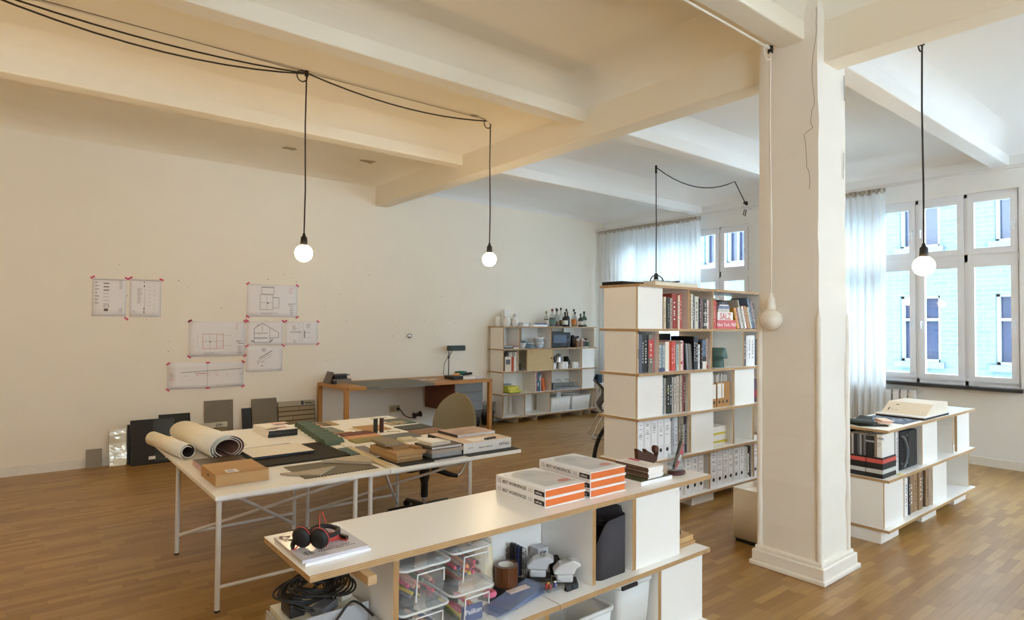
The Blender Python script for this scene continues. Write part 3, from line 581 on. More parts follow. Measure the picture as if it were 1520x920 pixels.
row([(6.31, 6.35, .35, (214, 214, 212), 'pale folder'), (6.352, 6.384, .34, (196, 190, 176), 'sand folder'), (6.386, 6.415, .26, (236, 236, 236), 'white folder', ((.1, .2, (20, 20, 20)),)), (6.418, 6.444, .34, (60, 56, 54), 'dark folder')], ZK[0], 'past the last binder on the bottom tier', 'folders on the bottom tier')
binder(6.49, 6.59, ZK[0]+.0005, 'white binder on the bottom tier half hidden by the column', group='white binders, bottom tier', h=.36)
# on top of the tall bookcase
B(4.44, 4.80, 3.86, 4.12, ZK[5]+.0005, ZK[5]+.035).build('felt_mat', M((40, 36, 30), .95, var=.5, scale=300), label='black speckled rubber mat on the tall bookcase corner', cat='mat', bev=.003)
tt = thing('turntable', 'cream turntable with a dark arm on the tall bookcase', 'turntable', (5.1, 3.9, ZK[5]))
B(4.75, 5.45, 3.72, 4.08, ZK[5]+.0005, ZK[5]+.045).build('body', M((224, 216, 198), .4), parent=tt, bev=.008)
MB().cyl(5.0, 3.9, .15, ZK[5]+.045, ZK[5]+.056, 30).build('platter', M((48, 46, 46), .4), parent=tt)
MB().tube([(5.36, 4.0, ZK[5]+.05), (5.36, 4.0, ZK[5]+.075), (5.3, 3.85, ZK[5]+.072), (5.2, 3.8, ZK[5]+.06)], .008, 8).build('arm', BLACK, parent=tt)
MB().tube([(4.85+.1*math.cos(a), 3.78, ZK[5]+.046+.06*math.sin(a)) for a in [math.pi*k/10 for k in range(11)]], .006, 6).build('cable', BLACK, parent=tt)
# ---------------------------------------------------------------- on and in the low shelf at the lower edge
T2 = ZK[2]+.0005; T1 = ZK[1]+.0005; T0 = ZK[0]+.0005
ORANGE = M((222, 116, 54), .75, var=.12, scale=260, stretch=(.05, .05, 1))
def bw_book(x0, x1, y0, y1, z0, label, art):
    t = thing('book', label, 'book', ((x0+x1)/2, (y0+y1)/2, z0), 'white architecture annuals with orange page edges'); h = .042; c = .005
    W = M((240, 240, 242), .3, var=.01)
    mb = MB(); mb.box(x0, x1, y0, y1, z0, z0+c); mb.box(x0, x1, y0, y1, z0+h-c, z0+h); mb.box(x0, x0+.004, y0, y1, z0+c, z0+h-c); mb.build('cover', W, parent=t, bev=.001, seg=1)
    B(x0+.005, x1-.004, y0+.005, y1-.005, z0+c+.0003, z0+h-c-.0003).build('pages', ORANGE, parent=t)
    s = MB(); u, v = (0, -1, 0), (0, 0, 1); X = x0-.0012; L = y1-y0
    s.text('BEST WORKSPACES', .021, (X, y1-L*.15, z0+.0135), u, v); s.text('15', .03, (X, y1-L*.04, z0+.011), u, v, 1)
    s.raw([(X, y1-L*.8, z0+.008), (X, y1-L*.99, z0+.008), (X, y1-L*.99, z0+.03), (X, y1-L*.8, z0+.03)], [(0, 1, 2, 3)])
    s.text('callwey', .016, (X-.0006, y1-L*.82, z0+.014), u, v, 2)
    for q in range(2): s.raw([(X, y1-L*.68, z0+.014+q*.009), (X, y1-L*.76, z0+.014+q*.009), (X, y1-L*.76, z0+.017+q*.009), (X, y1-L*.68, z0+.017+q*.009)], [(0, 1, 2, 3)], 1)
    s.build('spine_print', [INK, M((170, 170, 174), .6), WHITE], parent=t)
    if art:
        Z = z0+h+.0006; a = MB(); w = x1-x0; l = y1-y0
        def el(cx, cy, rx, ry, m, z=0): a.raw([(x0+w*(cx+rx*math.cos(q)), y0+l*(cy+ry*math.sin(q)), Z+z) for q in [2*math.pi*k/28 for k in range(28)]], [tuple(range(28))], m)
        a.raw([(x0+w*.16, y0+l*.12, Z), (x0+w*.94, y0+l*.12, Z), (x0+w*.94, y0+l*.72, Z), (x0+w*.16, y0+l*.72, Z)], [(0, 1, 2, 3)], 0)
        el(.5, .72, .36, .22, 0, .0003); el(.45, .72, .16, .10, 1, .0012); el(.62, .42, .28, .14, 2, .0006); el(.74, .22, .14, .06, 3, .0009)
        a.text('BEST WORKSPACES', .022, (x0+w*.09, y0+l*.93, Z), (0, -1, 0), (1, 0, 0), 4)
        a.build('cover_print', [M((204, 202, 202), .3), M((186, 186, 190), .3), M((214, 208, 206), .3), M((206, 120, 104), .3), M((200, 200, 200), .3)], parent=t)
bw_book(1.93, 2.198, 2.14, 2.515, T2, 'white annual with orange edges, bottom of the stack of two', False)
bw_book(1.93, 2.198, 2.14, 2.515, T2+.0425, 'white annual with orange edges, top of the stack of two', True)
for i in range(3): bw_book(2.215, 2.478, 2.125, 2.505, T2+.0425*i, 'white annual with orange edges, %s of the stack of three' % ('bottom', 'middle', 'top')[i], i == 2)
# magazines and headphones
for i, (rz, dx) in enumerate(((.03, .006), (0, 0))):
    z0 = T2+.0115*i; mb = MB().rbox(.922+dx, 2.29, .25, .3, z0, z0+.011, rz)
    if i:
        Z = z0+.0114
        for ln, (xx, n_) in enumerate(((.875, 15), (.89, 12))):
            for q in range(n_):
                l = random.uniform(.003, .007); mb.raw([(xx, 2.186+ln*.018, Z), (xx+l, 2.186+ln*.018, Z), (xx+l, 2.186+ln*.018+random.uniform(.005, .01), Z), (xx, 2.194+ln*.018, Z)], [(0, 1, 2, 3)], 1); xx += .0095
        for q in range(5):
            for r in range(5):
                if (q*3+r*2) % 4: mb.raw([(.822+q*.0075, 2.18+r*.0075, Z), (.828+q*.0075, 2.18+r*.0075, Z), (.828+q*.0075, 2.186+r*.0075, Z), (.822+q*.0075, 2.186+r*.0075, Z)], [(0, 1, 2, 3)], 1)
        for q in range(90):
            x = random.uniform(.81, 1.03); y = random.uniform(2.36, 2.43); s = random.uniform(.003, .007); mb.raw([(x-s, y-s, Z), (x+s, y-s, Z), (x+s, y+s*.6, Z), (x-s, y+s, Z)], [(0, 1, 2, 3)], 2)
    mb.build('magazine', [M((206, 204, 212) if i else (236, 236, 240), .22, var=.03), INK, M((120, 70, 70), .5)], label=('glossy silver magazine under the headphones on the low shelf', 'white magazine beneath the silver magazine on the low shelf')[1-i], cat='magazine', group='magazines under the headphones')
hp = thing('headphones', 'black headphones with red cables lying on the silver magazine', 'headphones', (.92, 2.3, T2+.024)); zt = T2+.0235
CU = M((24, 26, 30), .55); RED = M((196, 62, 60), .5)
cups = [((.842, 2.264), .35), ((.888, 2.216), .45)]
for (cx, cy), an in cups:
    c = MB(); c.lathe(0, 0, [(.001, -.018), (.03, -.018), (.038, -.01), (.038, .008), (.033, .016), (.001, .018)], 24); c.xf(Matrix.Translation((cx, cy, zt+.039)) @ Matrix.Rotation(an+R_(100), 4, 'Z') @ Matrix.Rotation(R_(80), 4, 'X')); c.build('ear_cup', CU, parent=hp)
    c = MB().tube([(.0385*math.cos(q), .0385*math.sin(q), 0) for q in [2*math.pi*k/24 for k in range(24)]], .0018, 6, closed=True); c.xf(Matrix.Translation((cx, cy, zt+.039)) @ Matrix.Rotation(an+R_(100), 4, 'Z') @ Matrix.Rotation(R_(80), 4, 'X')); c.build('red_ring', RED, parent=hp)
MB().tube([(.857, 2.27, zt+.05), (.885, 2.285, zt+.054), (.92, 2.29, zt+.056), (.955, 2.278, zt+.052), (.972, 2.245, zt+.048), (.96, 2.215, zt+.046), (.93, 2.198, zt+.044), (.897, 2.205, zt+.04)], [.005, .008, .009, .009, .009, .009, .008, .006], 8).build('headband', CU, parent=hp)
MB().tube([(.835, 2.285, zt+.03), (.822, 2.29, zt+.02), (.812, 2.28, zt+.009), (.806, 2.262, zt+.006)], [.008, .012, .009, .006], 8).build('microphone', BLACK, parent=hp)
MB().tube([(.835, 2.27, zt+.012), (.82, 2.26, zt+.006), (.806, 2.25, zt+.004)], .003, 6).tube([(.905, 2.26, zt+.05), (.915, 2.285, zt+.1), (.927, 2.29, zt+.11), (.935, 2.27, zt+.07)], .002, 6).build('red_wire', RED, parent=hp)
rb = MB()
for q in range(4): rb.tube([(.955+.035*math.cos(a)*(1-.12*q), 2.275+.022*math.sin(a), zt+.004+.006*q) for a in [2*math.pi*k/18 for k in range(18)]], .0028, 6, closed=True)
rb.tube([(.985, 2.265, zt+.004), (.99, 2.24, zt+.003), (1.0, 2.225, zt+.003), (1.003, 2.235, zt+.008)], .0025, 6); rb.build('coiled_cable', RED, parent=hp)
MB().rbox(1.0, 2.26, .012, .045, zt+.001, zt+.016, .25).build('plug', M((40, 36, 34), .4), parent=hp)
# note pads, swan and pen holder at the far end of the shelf top
mb = B(2.6, 2.865, 2.125, 2.40, T2, T2+.022, m=(0, 1, 0, 0, 0, 0)); mb.build('photo_book', [M((238, 236, 236), .4), M((84, 92, 66), .4, var=.6, scale=30)], label='photo book with a green cover under the block of note cards', cat='book', bev=.002)
t = thing('note_block', 'thick white block of note cards on the photo book', 'paper', (2.735, 2.25, T2+.0225))
for q in range(7): MB().rbox(2.735+random.uniform(-.004, .004), 2.255+random.uniform(-.003, .003), .125, .235, T2+.0225+q*.0088, T2+.0222+q*.0088+.0085, random.uniform(-.02, .02), m=(0, 0, 0, 0, 1, 0)).build('card_pad', [M((238, 232, 228), .7, var=.05), M((96, 70, 56), .7, var=.3, scale=200)], parent=t)
lab = MB(); Z = T2+.0225+7*.0088+.0006
for q in range(6): lab.raw([(2.69, 2.17+q*.03, Z), (2.69+random.uniform(.03, .08), 2.17+q*.03, Z), (2.75, 2.174+q*.03, Z), (2.69, 2.174+q*.03, Z)], [(0, 1, 2, 3)])
lab.raw([(2.76, 2.28, Z), (2.79, 2.28, Z), (2.79, 2.36, Z), (2.76, 2.36, Z)], [(0, 1, 2, 3)], 1); lab.build('card_print', [M((150, 140, 136), .8), M((190, 60, 80), .7)], parent=t)
SW = M((74, 38, 20), .5, var=.25, scale=30)
sw = [(0, .01), (.015, .0), (.1, -.004), (.118, .006), (.128, .045), (.131, .07), (.126, .086), (.115, .09), (.106, .08), (.107, .06), (.112, .052), (.12, .06), (.118, .075), (.113, .078), (.117, .08), (.122, .073), (.123, .05), (.116, .03), (.1, .04), (.085, .052), (.06, .062), (.046, .075), (.05, .055), (.03, .058), (-.005, .078), (-.002, .05)]
MB().prism([(p*1.05, q*1.15) for p, q in sw[:14]+sw[16:]], 0, .022, lambda p, q, t: (3.0+p-t*.3, 2.475-p*.35+t, T2+.004+q)).build('leather_swan', SW, label='brown leather swan figure standing behind the note block', cat='figurine')
hd = thing('pen_holder', 'clear acrylic pen holder on a dark red leather base', 'pen holder', (2.98, 2.19, T2))
MB().lathe(2.985, 2.185, [(.001, T2), (.06, T2), (.064, T2+.008), (.06, T2+.018), (.001, T2+.02)], 24, sy=.7).build('base', M((62, 18, 26), .45), parent=hd)
h_ = MB()
for a in ((2.945, 3.025, 2.165, 2.167), (2.945, 3.025, 2.215, 2.217), (2.945, 2.947, 2.167, 2.215), (3.023, 3.025, 2.167, 2.215)): h_.box(*a, T2+.02, T2+.115)
h_.build('acrylic_box', CLEAR, parent=hd)
for i, (rgb, dx, l, r, lb) in enumerate((((24, 26, 26), 0, .17, .009, 'black pen'), ((196, 150, 60), .012, .165, .005, 'ochre pencil'), ((150, 70, 110), .022, .16, .007, 'purple pen'), ((196, 56, 70), .034, .12, .012, 'red marker pen with white print'))):
    p = Vector((2.955+dx*.4, 2.185, T2+.028)); d = Vector((.45+dx*6, -.02, 1)).normalized()
    mb = MB().tube([p, p+d*l], r, 8)
    mats = [M(rgb, .45)]
    if i == 3: mats.append(WHITE); mb.tube([p+d*l*.45, p+d*l*.75], r*1.03, 8, 1)
    mb.build('pen', mats, label=lb+' slanting in the acrylic holder', cat='pen', group='pens in the acrylic holder')
# clear boxes full of pens
PCOL = [((206, 40, 80), 'crimson'), ((226, 70, 110), 'pink'), ((236, 130, 40), 'orange'), ((230, 200, 60), 'yellow'), ((40, 60, 120), 'blue'), ((40, 44, 50), 'black'), ((150, 60, 60), 'rust'), ((110, 114, 120), 'grey'), ((70, 110, 70), 'green'), ((214, 150, 130), 'peach')]
def clear_box(x0, x1, y0, y1, z0, z1, where, pens=10):
    t = thing('storage_box', 'clear lidded plastic box of pens, %s' % where, 'box', ((x0+x1)/2, (y0+y1)/2, z0), 'clear pen boxes in the low shelf')
    def ring(g, r, z): 
        pts = []
        for cx, cy, a0 in ((x1-g-r, y1-g-r, 0), (x0+g+r, y1-g-r, 90), (x0+g+r, y0+g+r, 180), (x1-g-r, y0+g+r, 270)):
            for k in range(5): a = R_(a0+22.5*k); pts.append((cx+r*math.cos(a), cy+r*math.sin(a), z))
        return pts
    n = 20; zt = z1-.018
    A = ring(.022, .02, z0+.004); Bq = ring(.01, .025, zt)
    mb = MB(); mb.raw(A+Bq, [(i, (i+1) % n, n+(i+1) % n, n+i) for i in range(n)], 0, True); mb.raw(A, [tuple(range(n))[::-1]]); mb.build('body', FROST, parent=t)
    la, lb_, lc = ring(0, .03, zt-.004), ring(0, .03, z1-.004), ring(.012, .02, z1)
    mb = MB(); mb.raw(la+lb_+lc, [(q*n+i, q*n+(i+1) % n, (q+1)*n+(i+1) % n, (q+1)*n+i) for q in range(2) for i in range(n)], 0, True); mb.raw(lc, [tuple(range(n))]); lo = mb.build('lid', mat_lid, parent=t); MB().tube(la, .005, 6, closed=True).build('lid_rim', FROSTD, parent=lo)
    fr = MB(); xm = (x0+x1)/2+.01; zz0 = z0+.015; zz1 = zt-.03
    fr.tube([(xm-.055, y0+.012, zz0), (xm-.05, y0+.0085, zz1), (xm+.07, y0+.0085, zz1), (xm+.072, y0+.012, zz1-.05)], .004, 6); fr.build('grip_rib', FROSTD, parent=t)
    B(x0+.04, x1-.04, y1-.12, y1-.05, z0+.008, z0+(zt-z0)*.8).build('dark_pouch', M((44, 44, 50), .7), parent=t, bev=.012)
    for k in range(pens):
        rgb, wd = random.choice(PCOL); l = min(.17, y1-y0-.07); cx = random.uniform(x0+.045, x1-.045); cy = (y0+y1)/2-.04+random.uniform(-.01, .01); cz = z0+.016+random.uniform(0, .55)*(zt-z0-.04)
        a = random.uniform(-.3, .3); b = random.uniform(-.2, .2) if cz > z0+.04 else .0; dx, dy, dz = l/2*math.sin(a)*.6, l/2*math.cos(a), l/2*math.sin(b)*.5
        dx = max(-(cx-x0-.035), min(dx, x1-.035-cx))
        MB().tube([(cx-dx, cy-dy, cz-dz), (cx, cy, cz), (cx+dx*.8, cy+dy*.8, cz+dz*.8), (cx+dx, cy+dy, cz+dz)], [.0075, .0075, .0075, .003], 7).build('felt_pen', M(rgb, .5), label='%s felt-tip pen in the clear box, %s' % (wd, where), cat='pen', group='pens in the clear boxes')
mat_lid = mat_frost((206, 209, 210), .34)
clear_box(1.165, 1.392, 2.105, 2.44, T1, T1+.165, 'bottom one beside the ply upright', 7)
clear_box(1.165, 1.395, 2.10, 2.44, T1+.166, T1+.335, 'top one beside the ply upright', 16)
clear_box(1.40, 1.62, 2.105, 2.44, T1, T1+.178, 'bottom one beside the tape roll', 8)
clear_box(1.405, 1.615, 2.115, 2.44, T1+.179, T1+.345, 'top one beside the tape roll', 18)
mb = B(1.47, 1.57, 2.132, 2.146, T1+.02, T1+.085); mb.text('Pelikan', .03, (1.482, 2.1312, T1+.052), (1, 0, 0), (0, 0, 1), 1); mb.build('ink_box', [M((52, 66, 130), .5), WHITE], label='blue cardboard ink box inside the bottom clear box', cat='box')
# loose office things
tr = thing('tape_roll', 'brown parcel tape roll standing beside the clear boxes', 'tape', (1.85, 2.325, T1+.028))
prof = [(.038, 0), (.057, 0), (.0575, .002), (.0575, .09), (.057, .092), (.038, .092)]
MB().lathe(1.85, 2.325, [(r, T1+.028+z) for r, z in prof], 30, smooth=False).build('tape', M((96, 54, 26), .25), parent=tr)
MB().lathe(1.85, 2.325, [(.038, T1+.12), (.0365, T1+.12), (.0365, T1+.029), (.038, T1+.029)], 30).build('core', M((220, 214, 204), .8), parent=tr)
MB().rbox(1.86, 2.29, .3, .2, T1, T1+.006, .4).build('plastic_tray', M((36, 38, 44), .4), label='flat black tray under the tape roll and hole punches', cat='tray')
for q in range(4): MB().rbox(1.79+.015*q, 2.20+.004*q, .33, .12, T1+.0065+.0045*q, T1+.0105+.0045*q, .18+.05*q).build('plastic_sleeve', mat_frost((150, 164, 200), .5), label='bluish clear plastic sleeve, %s in the fanned pile by the shelf edge' % ORD[q], cat='sleeve', group='plastic sleeves in the low shelf')
B(1.80, 1.92, 2.225, 2.265, T1+.0255, T1+.0275).build('card', M((232, 214, 204), .7), label='pale card lying below the tape roll', cat='card')
MB().tube([(1.70+.02*math.cos(a), 2.255+.02*math.sin(a), T1+.045) for a in [2*math.pi*k/16 for k in range(16)]], .013, 8, closed=True).build('pink_tape', M((222, 110, 140), .5), label='pink masking tape roll between the clear box and parcel tape', cat='tape')
def punch(x, y, rz, label):
    t = thing('hole_punch', label, 'hole punch', (x, y, T1+.008), 'white hole punches'); Mx = Matrix.Translation((x, y, T1+.0075)) @ Matrix.Rotation(rz, 4, 'Z')
    G = M((206, 206, 208), .35)
    B(-.07, .05, -.045, .045, 0, .014).xf(Mx).build('base', M((40, 40, 42), .5), parent=t, bev=.004)
    B(-.045, .035, -.036, .036, .0145, .05).xf(Mx).build('body', G, parent=t, bev=.008)
    pr = [(-.05, .05), (.045, .05), (.05, .066), (.02, .098), (-.045, .118), (-.08, .104), (-.085, .09), (-.06, .078)]
    mb = MB().prism(pr, -.034, .034, lambda p, q, s: (p, s, q)).xf(Mx); mb.build('lever', G, parent=t, bev=.01)
    MB().lathe(0, 0, [(.001, 0), (.017, 0), (.015, .003), (.001, .0035)], 18, sy=1.2).xf(Mx @ Matrix.Translation((-.03, 0, .1185)) @ Matrix.Rotation(R_(-12), 4, 'Y')).build('thumb_hollow', M((150, 150, 152), .4), parent=t)
punch(2.045, 2.325, 2.4, 'white two-hole punch next to the wire cup'); punch(2.105, 2.20, 2.5, 'white two-hole punch next to the grey felt box')
st = thing('cup_stack', 'stacked cream paper cups between the clear boxes and wire cup', 'cups', (1.78, 2.41, T1))
for q in range(3): MB().lathe(1.78, 2.41, [(.05, T1+.001+.03*q), (.052, T1+.01+.03*q), (.034, T1+.20+.03*q), (.001, T1+.20+.03*q)], 22).build('paper_cup', M((222, 208, 178), .6), parent=st)
wc = thing('wire_cup', 'round wire cup with scissors and black clips at the back', 'pen holder', (1.985, 2.415, T1))
mb = MB()
for z in (.002, .05, .1, .13): mb.tube([(1.985+.05*math.cos(a), 2.415+.05*math.sin(a), T1+z+.002) for a in [2*math.pi*k/20 for k in range(20)]], .0015, 5, closed=True)
for k in range(14): a = 2*math.pi*k/14; mb.tube([(1.985+.05*math.cos(a), 2.415+.05*math.sin(a), T1+.003), (1.985+.05*math.cos(a), 2.415+.05*math.sin(a), T1+.132)], .0013, 4)
mb.build('wire_mesh', M((60, 60, 62), .4, .6), parent=wc)
for q, (dx, rgb, lb) in enumerate(((-.02, (30, 32, 36), 'black ruler'), (0, (40, 44, 84), 'dark blue pen'), (.02, (28, 30, 40), 'navy scissors handle'))): MB().rbox(1.985+dx, 2.415, .016, .03, T1+.004, T1+.17-.012*q, .3).build('desk_tool', M(rgb, .5), label=lb+' upright in the wire cup', cat='tool', group='tools in the wire cup')
mb = B(2.10, 2.17, 2.38, 2.44, T1+.001, T1+.12, m=(0, 0, 0, 0, 0, 0)); mb.raw([(2.115, 2.3795, T1+.05), (2.155, 2.3795, T1+.05), (2.155, 2.3795, T1+.1), (2.115, 2.3795, T1+.1)], [(0, 1, 2, 3)], 1); mb.build('small_carton', [M((200, 200, 204), .6), INK], label='small white carton with a black mark behind the hole punches', cat='box')
MB().lathe(2.165, 2.32, [(.001, T1+.001), (.02, T1+.001), (.026, T1+.05), (.012, T1+.09), (.001, T1+.095)], 16, sx=1.4).build('tape_dispenser', BLACK, label='black tape dispenser between the two hole punches', cat='dispenser')
for i, (x, y, rgb, lb) in enumerate(((1.965, 2.165, (190, 50, 50), 'red'), (1.985, 2.175, (206, 160, 60), 'yellow'), (2.005, 2.15, (60, 70, 150), 'blue'), (1.975, 2.15, (170, 60, 60), 'dark red'), (2.02, 2.165, (230, 220, 200), 'cream'))):
    MB().lathe(0, 0, [(.001, 0), (.011, 0), (.008, .004), (.005, .012), (.008, .018), (.001, .02)], 12).xf(Matrix.Translation((x, y, T1+.03))).build('push_pin', M(rgb, .4), label='%s plastic push pin in the clear tray by the shelf edge' % lb, cat='pin', group='push pins')
pt = MB()
for a in ((1.94, 2.045, 2.125, 2.127), (1.94, 2.045, 2.19, 2.192), (1.94, 1.942, 2.127, 2.19), (2.043, 2.045, 2.127, 2.19)): pt.box(*a, T1+.026, T1+.05)
pt.box(1.94, 2.045, 2.125, 2.192, T1+.026, T1+.028); pt.build('pin_tray', CLEAR, label='clear tray of push pins by the shelf edge', cat='tray')
for q, x in enumerate((2.06, 2.10)): MB().prism([(-.012, 0), (.012, 0), (.003, .024), (-.003, .024)], 0, .035, lambda p, r, s: (x+s, 2.135+p, T1+.001+r)).build('binder_clip', BLACK, label=('black binder clip nearer the push pins', 'black binder clip nearer the grey felt box')[q], cat='clip', group='binder clips')
gb = thing('felt_box', 'dark grey felt box with a curved cut-out in the low shelf', 'box', (2.38, 2.27, T1))
GF = M((66, 64, 70), .95, var=.12, scale=120)
prof = []
def rr(x0, x1, y0, y1, r, n=6):
    pts = []
    for cx, cy, a0 in ((x1-r, y1-r, 0), (x0+r, y1-r, 90), (x0+r, y0+r, 180), (x1-r, y0+r, 270)):
        for k in range(n): a = R_(a0+90*k/(n-1)); pts.append((cx+r*math.cos(a), cy+r*math.sin(a)))
    return pts
def dense(pp, n=8):
    out = []
    for (a, b), (c, d) in zip(pp, pp[1:]+pp[:1]):
        L = math.hypot(c-a, d-b); k = max(1, int(L/.012))
        for i in range(k): out.append((a+(c-a)*i/k, b+(d-b)*i/k))
    return out
pp = dense(rr(2.262, 2.482, 2.115, 2.42, .035)); n = len(pp); vs = []
for x, y in pp:
    f_ = (x-2.262)/.22; zt = T1+.325
    if y < 2.16:
        zt = T1+.275+.02*f_
        if f_ < .4: zt -= .15*(1-math.sqrt(max(0, 1-((.4-f_)/.4)**2)))
    elif f_ < .15: zt = T1+.125+.2*min(1, max(0, (y-2.16)/.16))
    vs.append((x, y, zt))
mb = MB(); mb.raw([(x, y, T1+.001) for x, y in pp]+vs, [(i, (i+1) % n, n+(i+1) % n, n+i) for i in range(n)], 0, True); mb.raw([(x, y, T1+.002) for x, y in pp], [tuple(range(n))])
o_ = mb.build('shell', GF, parent=gb); so = o_.modifiers.new('s', 'SOLIDIFY'); so.thickness = .004
mb = MB()
for q in range(14):
    a = random.uniform(0, 6); mb.tube([(2.37+random.uniform(-.06, .06), 2.27+random.uniform(-.09, .09), T1+.2+random.uniform(0, .07)) for k in range(5)], .006, 5)
mb.tube([(2.37, 2.27, T1+.01), (2.37, 2.27, T1+.2)], .07, 10); tag(mb.build('cable_tangle', BLACKM, parent=gb), kind='stuff')
MB().rbox(3.012, 2.27, .2, .25, T1, T1+.02, .02).build('plywood_offcut', [PLYV], label='lower plywood offcut beside the end panel of the low shelf', cat='board'); MB().rbox(3.008, 2.27, .18, .24, T1+.0205, T1+.052, .05).build('plywood_offcut', [M((196, 160, 110), .6, var=.15, scale=30, stretch=(1, 12, 1))], label='upper plywood offcut with a black clip beside the end panel', cat='board')
cl = MB().rbox(2.99, 2.19, .09, .03, T1+.053, T1+.075, .3); cl.build('spring_clamp', BLACK, label='black clamp lying on the plywood offcuts', cat='clamp', bev=.004)
# bins in the lower tier
def tub(x0, x1, y0, y1, z0, h, label, mat, group, g=.025, rim=.012):
    t = thing('storage_tub', label, 'tub', ((x0+x1)/2, (y0+y1)/2, z0), group)
    A = rr(x0+g, x1-g, y0+g, y1-g, .03, 5); C = rr(x0+.006, x1-.006, y0+.006, y1-.006, .035, 5); n = len(A)
    mb = MB(); mb.raw([(x, y, z0+.001) for x, y in A]+[(x, y, z0+h) for x, y in C], [(i, (i+1) % n, n+(i+1) % n, n+i) for i in range(n)], 0, True); mb.raw([(x, y, z0+.001) for x, y in A], [tuple(range(n))[::-1]])
    o = mb.build('body', mat, parent=t); q = o.modifiers.new('s', 'SOLIDIFY'); q.thickness = .004
    MB().tube([(x, y, z0+h) for x, y in C], rim, 6, closed=True).build('rim', mat, parent=t)
    return t
tub(1.95, 2.40, 2.12, 2.5, T0, .25, 'milky plastic tub in the lower tier nearer the camera corner', FROSTD, 'milky tubs in the low shelf')
t = tub(2.42, 2.705, 2.12, 2.5, T0, .33, 'taller milky plastic tub beside the lower ply upright', FROSTD, 'milky tubs in the low shelf')
B(2.43, 2.695, 2.13, 2.49, T0+.335, T0+.345).build('lid', FROSTD, parent=t); B(2.44, 2.56, 2.11, 2.125, T0+.32, T0+.34).build('clip', BLACK, parent=t, bev=.004)
# document tray with a tangle of cables at the open end
dt = thing('document_tray', 'grey document tray heaped with black cables at the shelf end', 'tray', (.95, 2.31, T1))
TD = T1+.062
for q in range(6): MB().rbox(.955, 2.31, .33, .45, T1+.0102*q, T1+.0102*q+.01, random.uniform(-.03, .03)).build('paper_ream', M((232-5*(q % 3), 226-4*(q % 2), 206), .8), parent=dt)
GR = M((176, 176, 178), .5)
mb = MB(); mb.box(.80, 1.12, 2.07, 2.53, TD, TD+.006); mb.box(.80, 1.12, 2.07, 2.076, TD, TD+.02); mb.box(.80, .806, 2.07, 2.53, TD, TD+.06); mb.box(1.114, 1.12, 2.07, 2.53, TD, TD+.06); mb.box(.80, 1.12, 2.28, 2.286, TD+.006, TD+.10); mb.build('tray', GR, parent=dt)
for q in range(8): B(.812, 1.108, 2.29, 2.52, TD+.008+.009*q, TD+.0165+.009*q).build('paper_sheet', M((226-6*(q % 3), 220-4*(q % 2), 200), .8), parent=dt)
zz = TD+.082
for i, (x, y, w, d, h, rgb, lb) in enumerate(((.86, 2.40, .06, .1, .05, (36, 34, 34), 'black power adapter on the grey tray'), (1.06, 2.42, .055, .09, .04, (206, 200, 186), 'cream plug adapter on the grey tray'), (.96, 2.335, .1, .06, .035, (90, 92, 98), 'grey hub box on the grey tray'))):
    MB().rbox(x, y, w, d, zz, zz+h, .3*i).build('adapter', M(rgb, .45), label=lb, cat='adapter', bev=.005, group='adapters on the tray')
for q in range(11):
    r = random.uniform(.06, .12); cx = .93+random.uniform(-.05, .08); cy = 2.42+random.uniform(-.05, .05); tl = random.uniform(.1, .8); ph = random.uniform(0, 6.28); cz = zz+.055+random.uniform(0, .05)
    pts = []
    for k in range(64):
        a = 2*math.pi*k/36+ph; rr_ = r*(1+.1*math.sin(1.5*a+q)); pts.append((cx+rr_*math.cos(a), cy+rr_*math.sin(a)*.6, max(zz+.006, cz+rr_*math.sin(a)*tl*.8+.008*math.sin(2*a))))
    MB().tube(pts, .0045, 6).build('black_cable', M((16, 15, 15), .5), label='coiled black cable, %s loop of the heap on the grey tray' % ORD[q], cat='cable', group='black cables heaped on the tray')
MB().tube(smooth([(1.1, 2.2, TD+.075), (1.05, 2.27, TD+.12), (.98, 2.26, TD+.075), (.88, 2.2, TD+.03), (.82, 2.12, TD+.02)]), .005, 6).build('black_cable', M((20, 20, 22), .5), label='single black cable looping over the tray divider', cat='cable', group='black cables heaped on the tray')

# ---------------------------------------------------------------- right-hand low shelf
RD = M((206, 86, 76), .6); LG = M((196, 196, 192), .6)
for j, (ya, y2) in enumerate(((2.085, 2.215), (2.22, 2.34), (2.345, 2.43))):
    for k, (z0, h, bandm, wd) in enumerate(((T1, .085, LG, 'white'), (T1+.0855, .085, RD, 'red'))):
        t = thing('flat_box', 'black flat box with a %s stripe, %s from the shelf front' % (wd, ORD[j]), 'box', (5.81, (ya+y2)/2, z0), 'striped black boxes under the radiator window')
        B(5.665, 5.955, ya, y2, z0, z0+h).build('carton', M((22, 22, 24), .6), parent=t, bev=.002)
        mb = MB(); a, b = z0+h*.45, z0+h*.85
        mb.raw([(5.6645, ya, a), (5.6645, y2, a), (5.6645, y2, b), (5.6645, ya, b)], [(3, 2, 1, 0)]); mb.raw([(5.665, ya-.0006, a), (5.955, ya-.0006, a), (5.955, ya-.0006, b), (5.665, ya-.0006, b)], [(0, 1, 2, 3)]); mb.build('stripe', bandm, parent=t)
yy = 2.095; zb = T1+.171
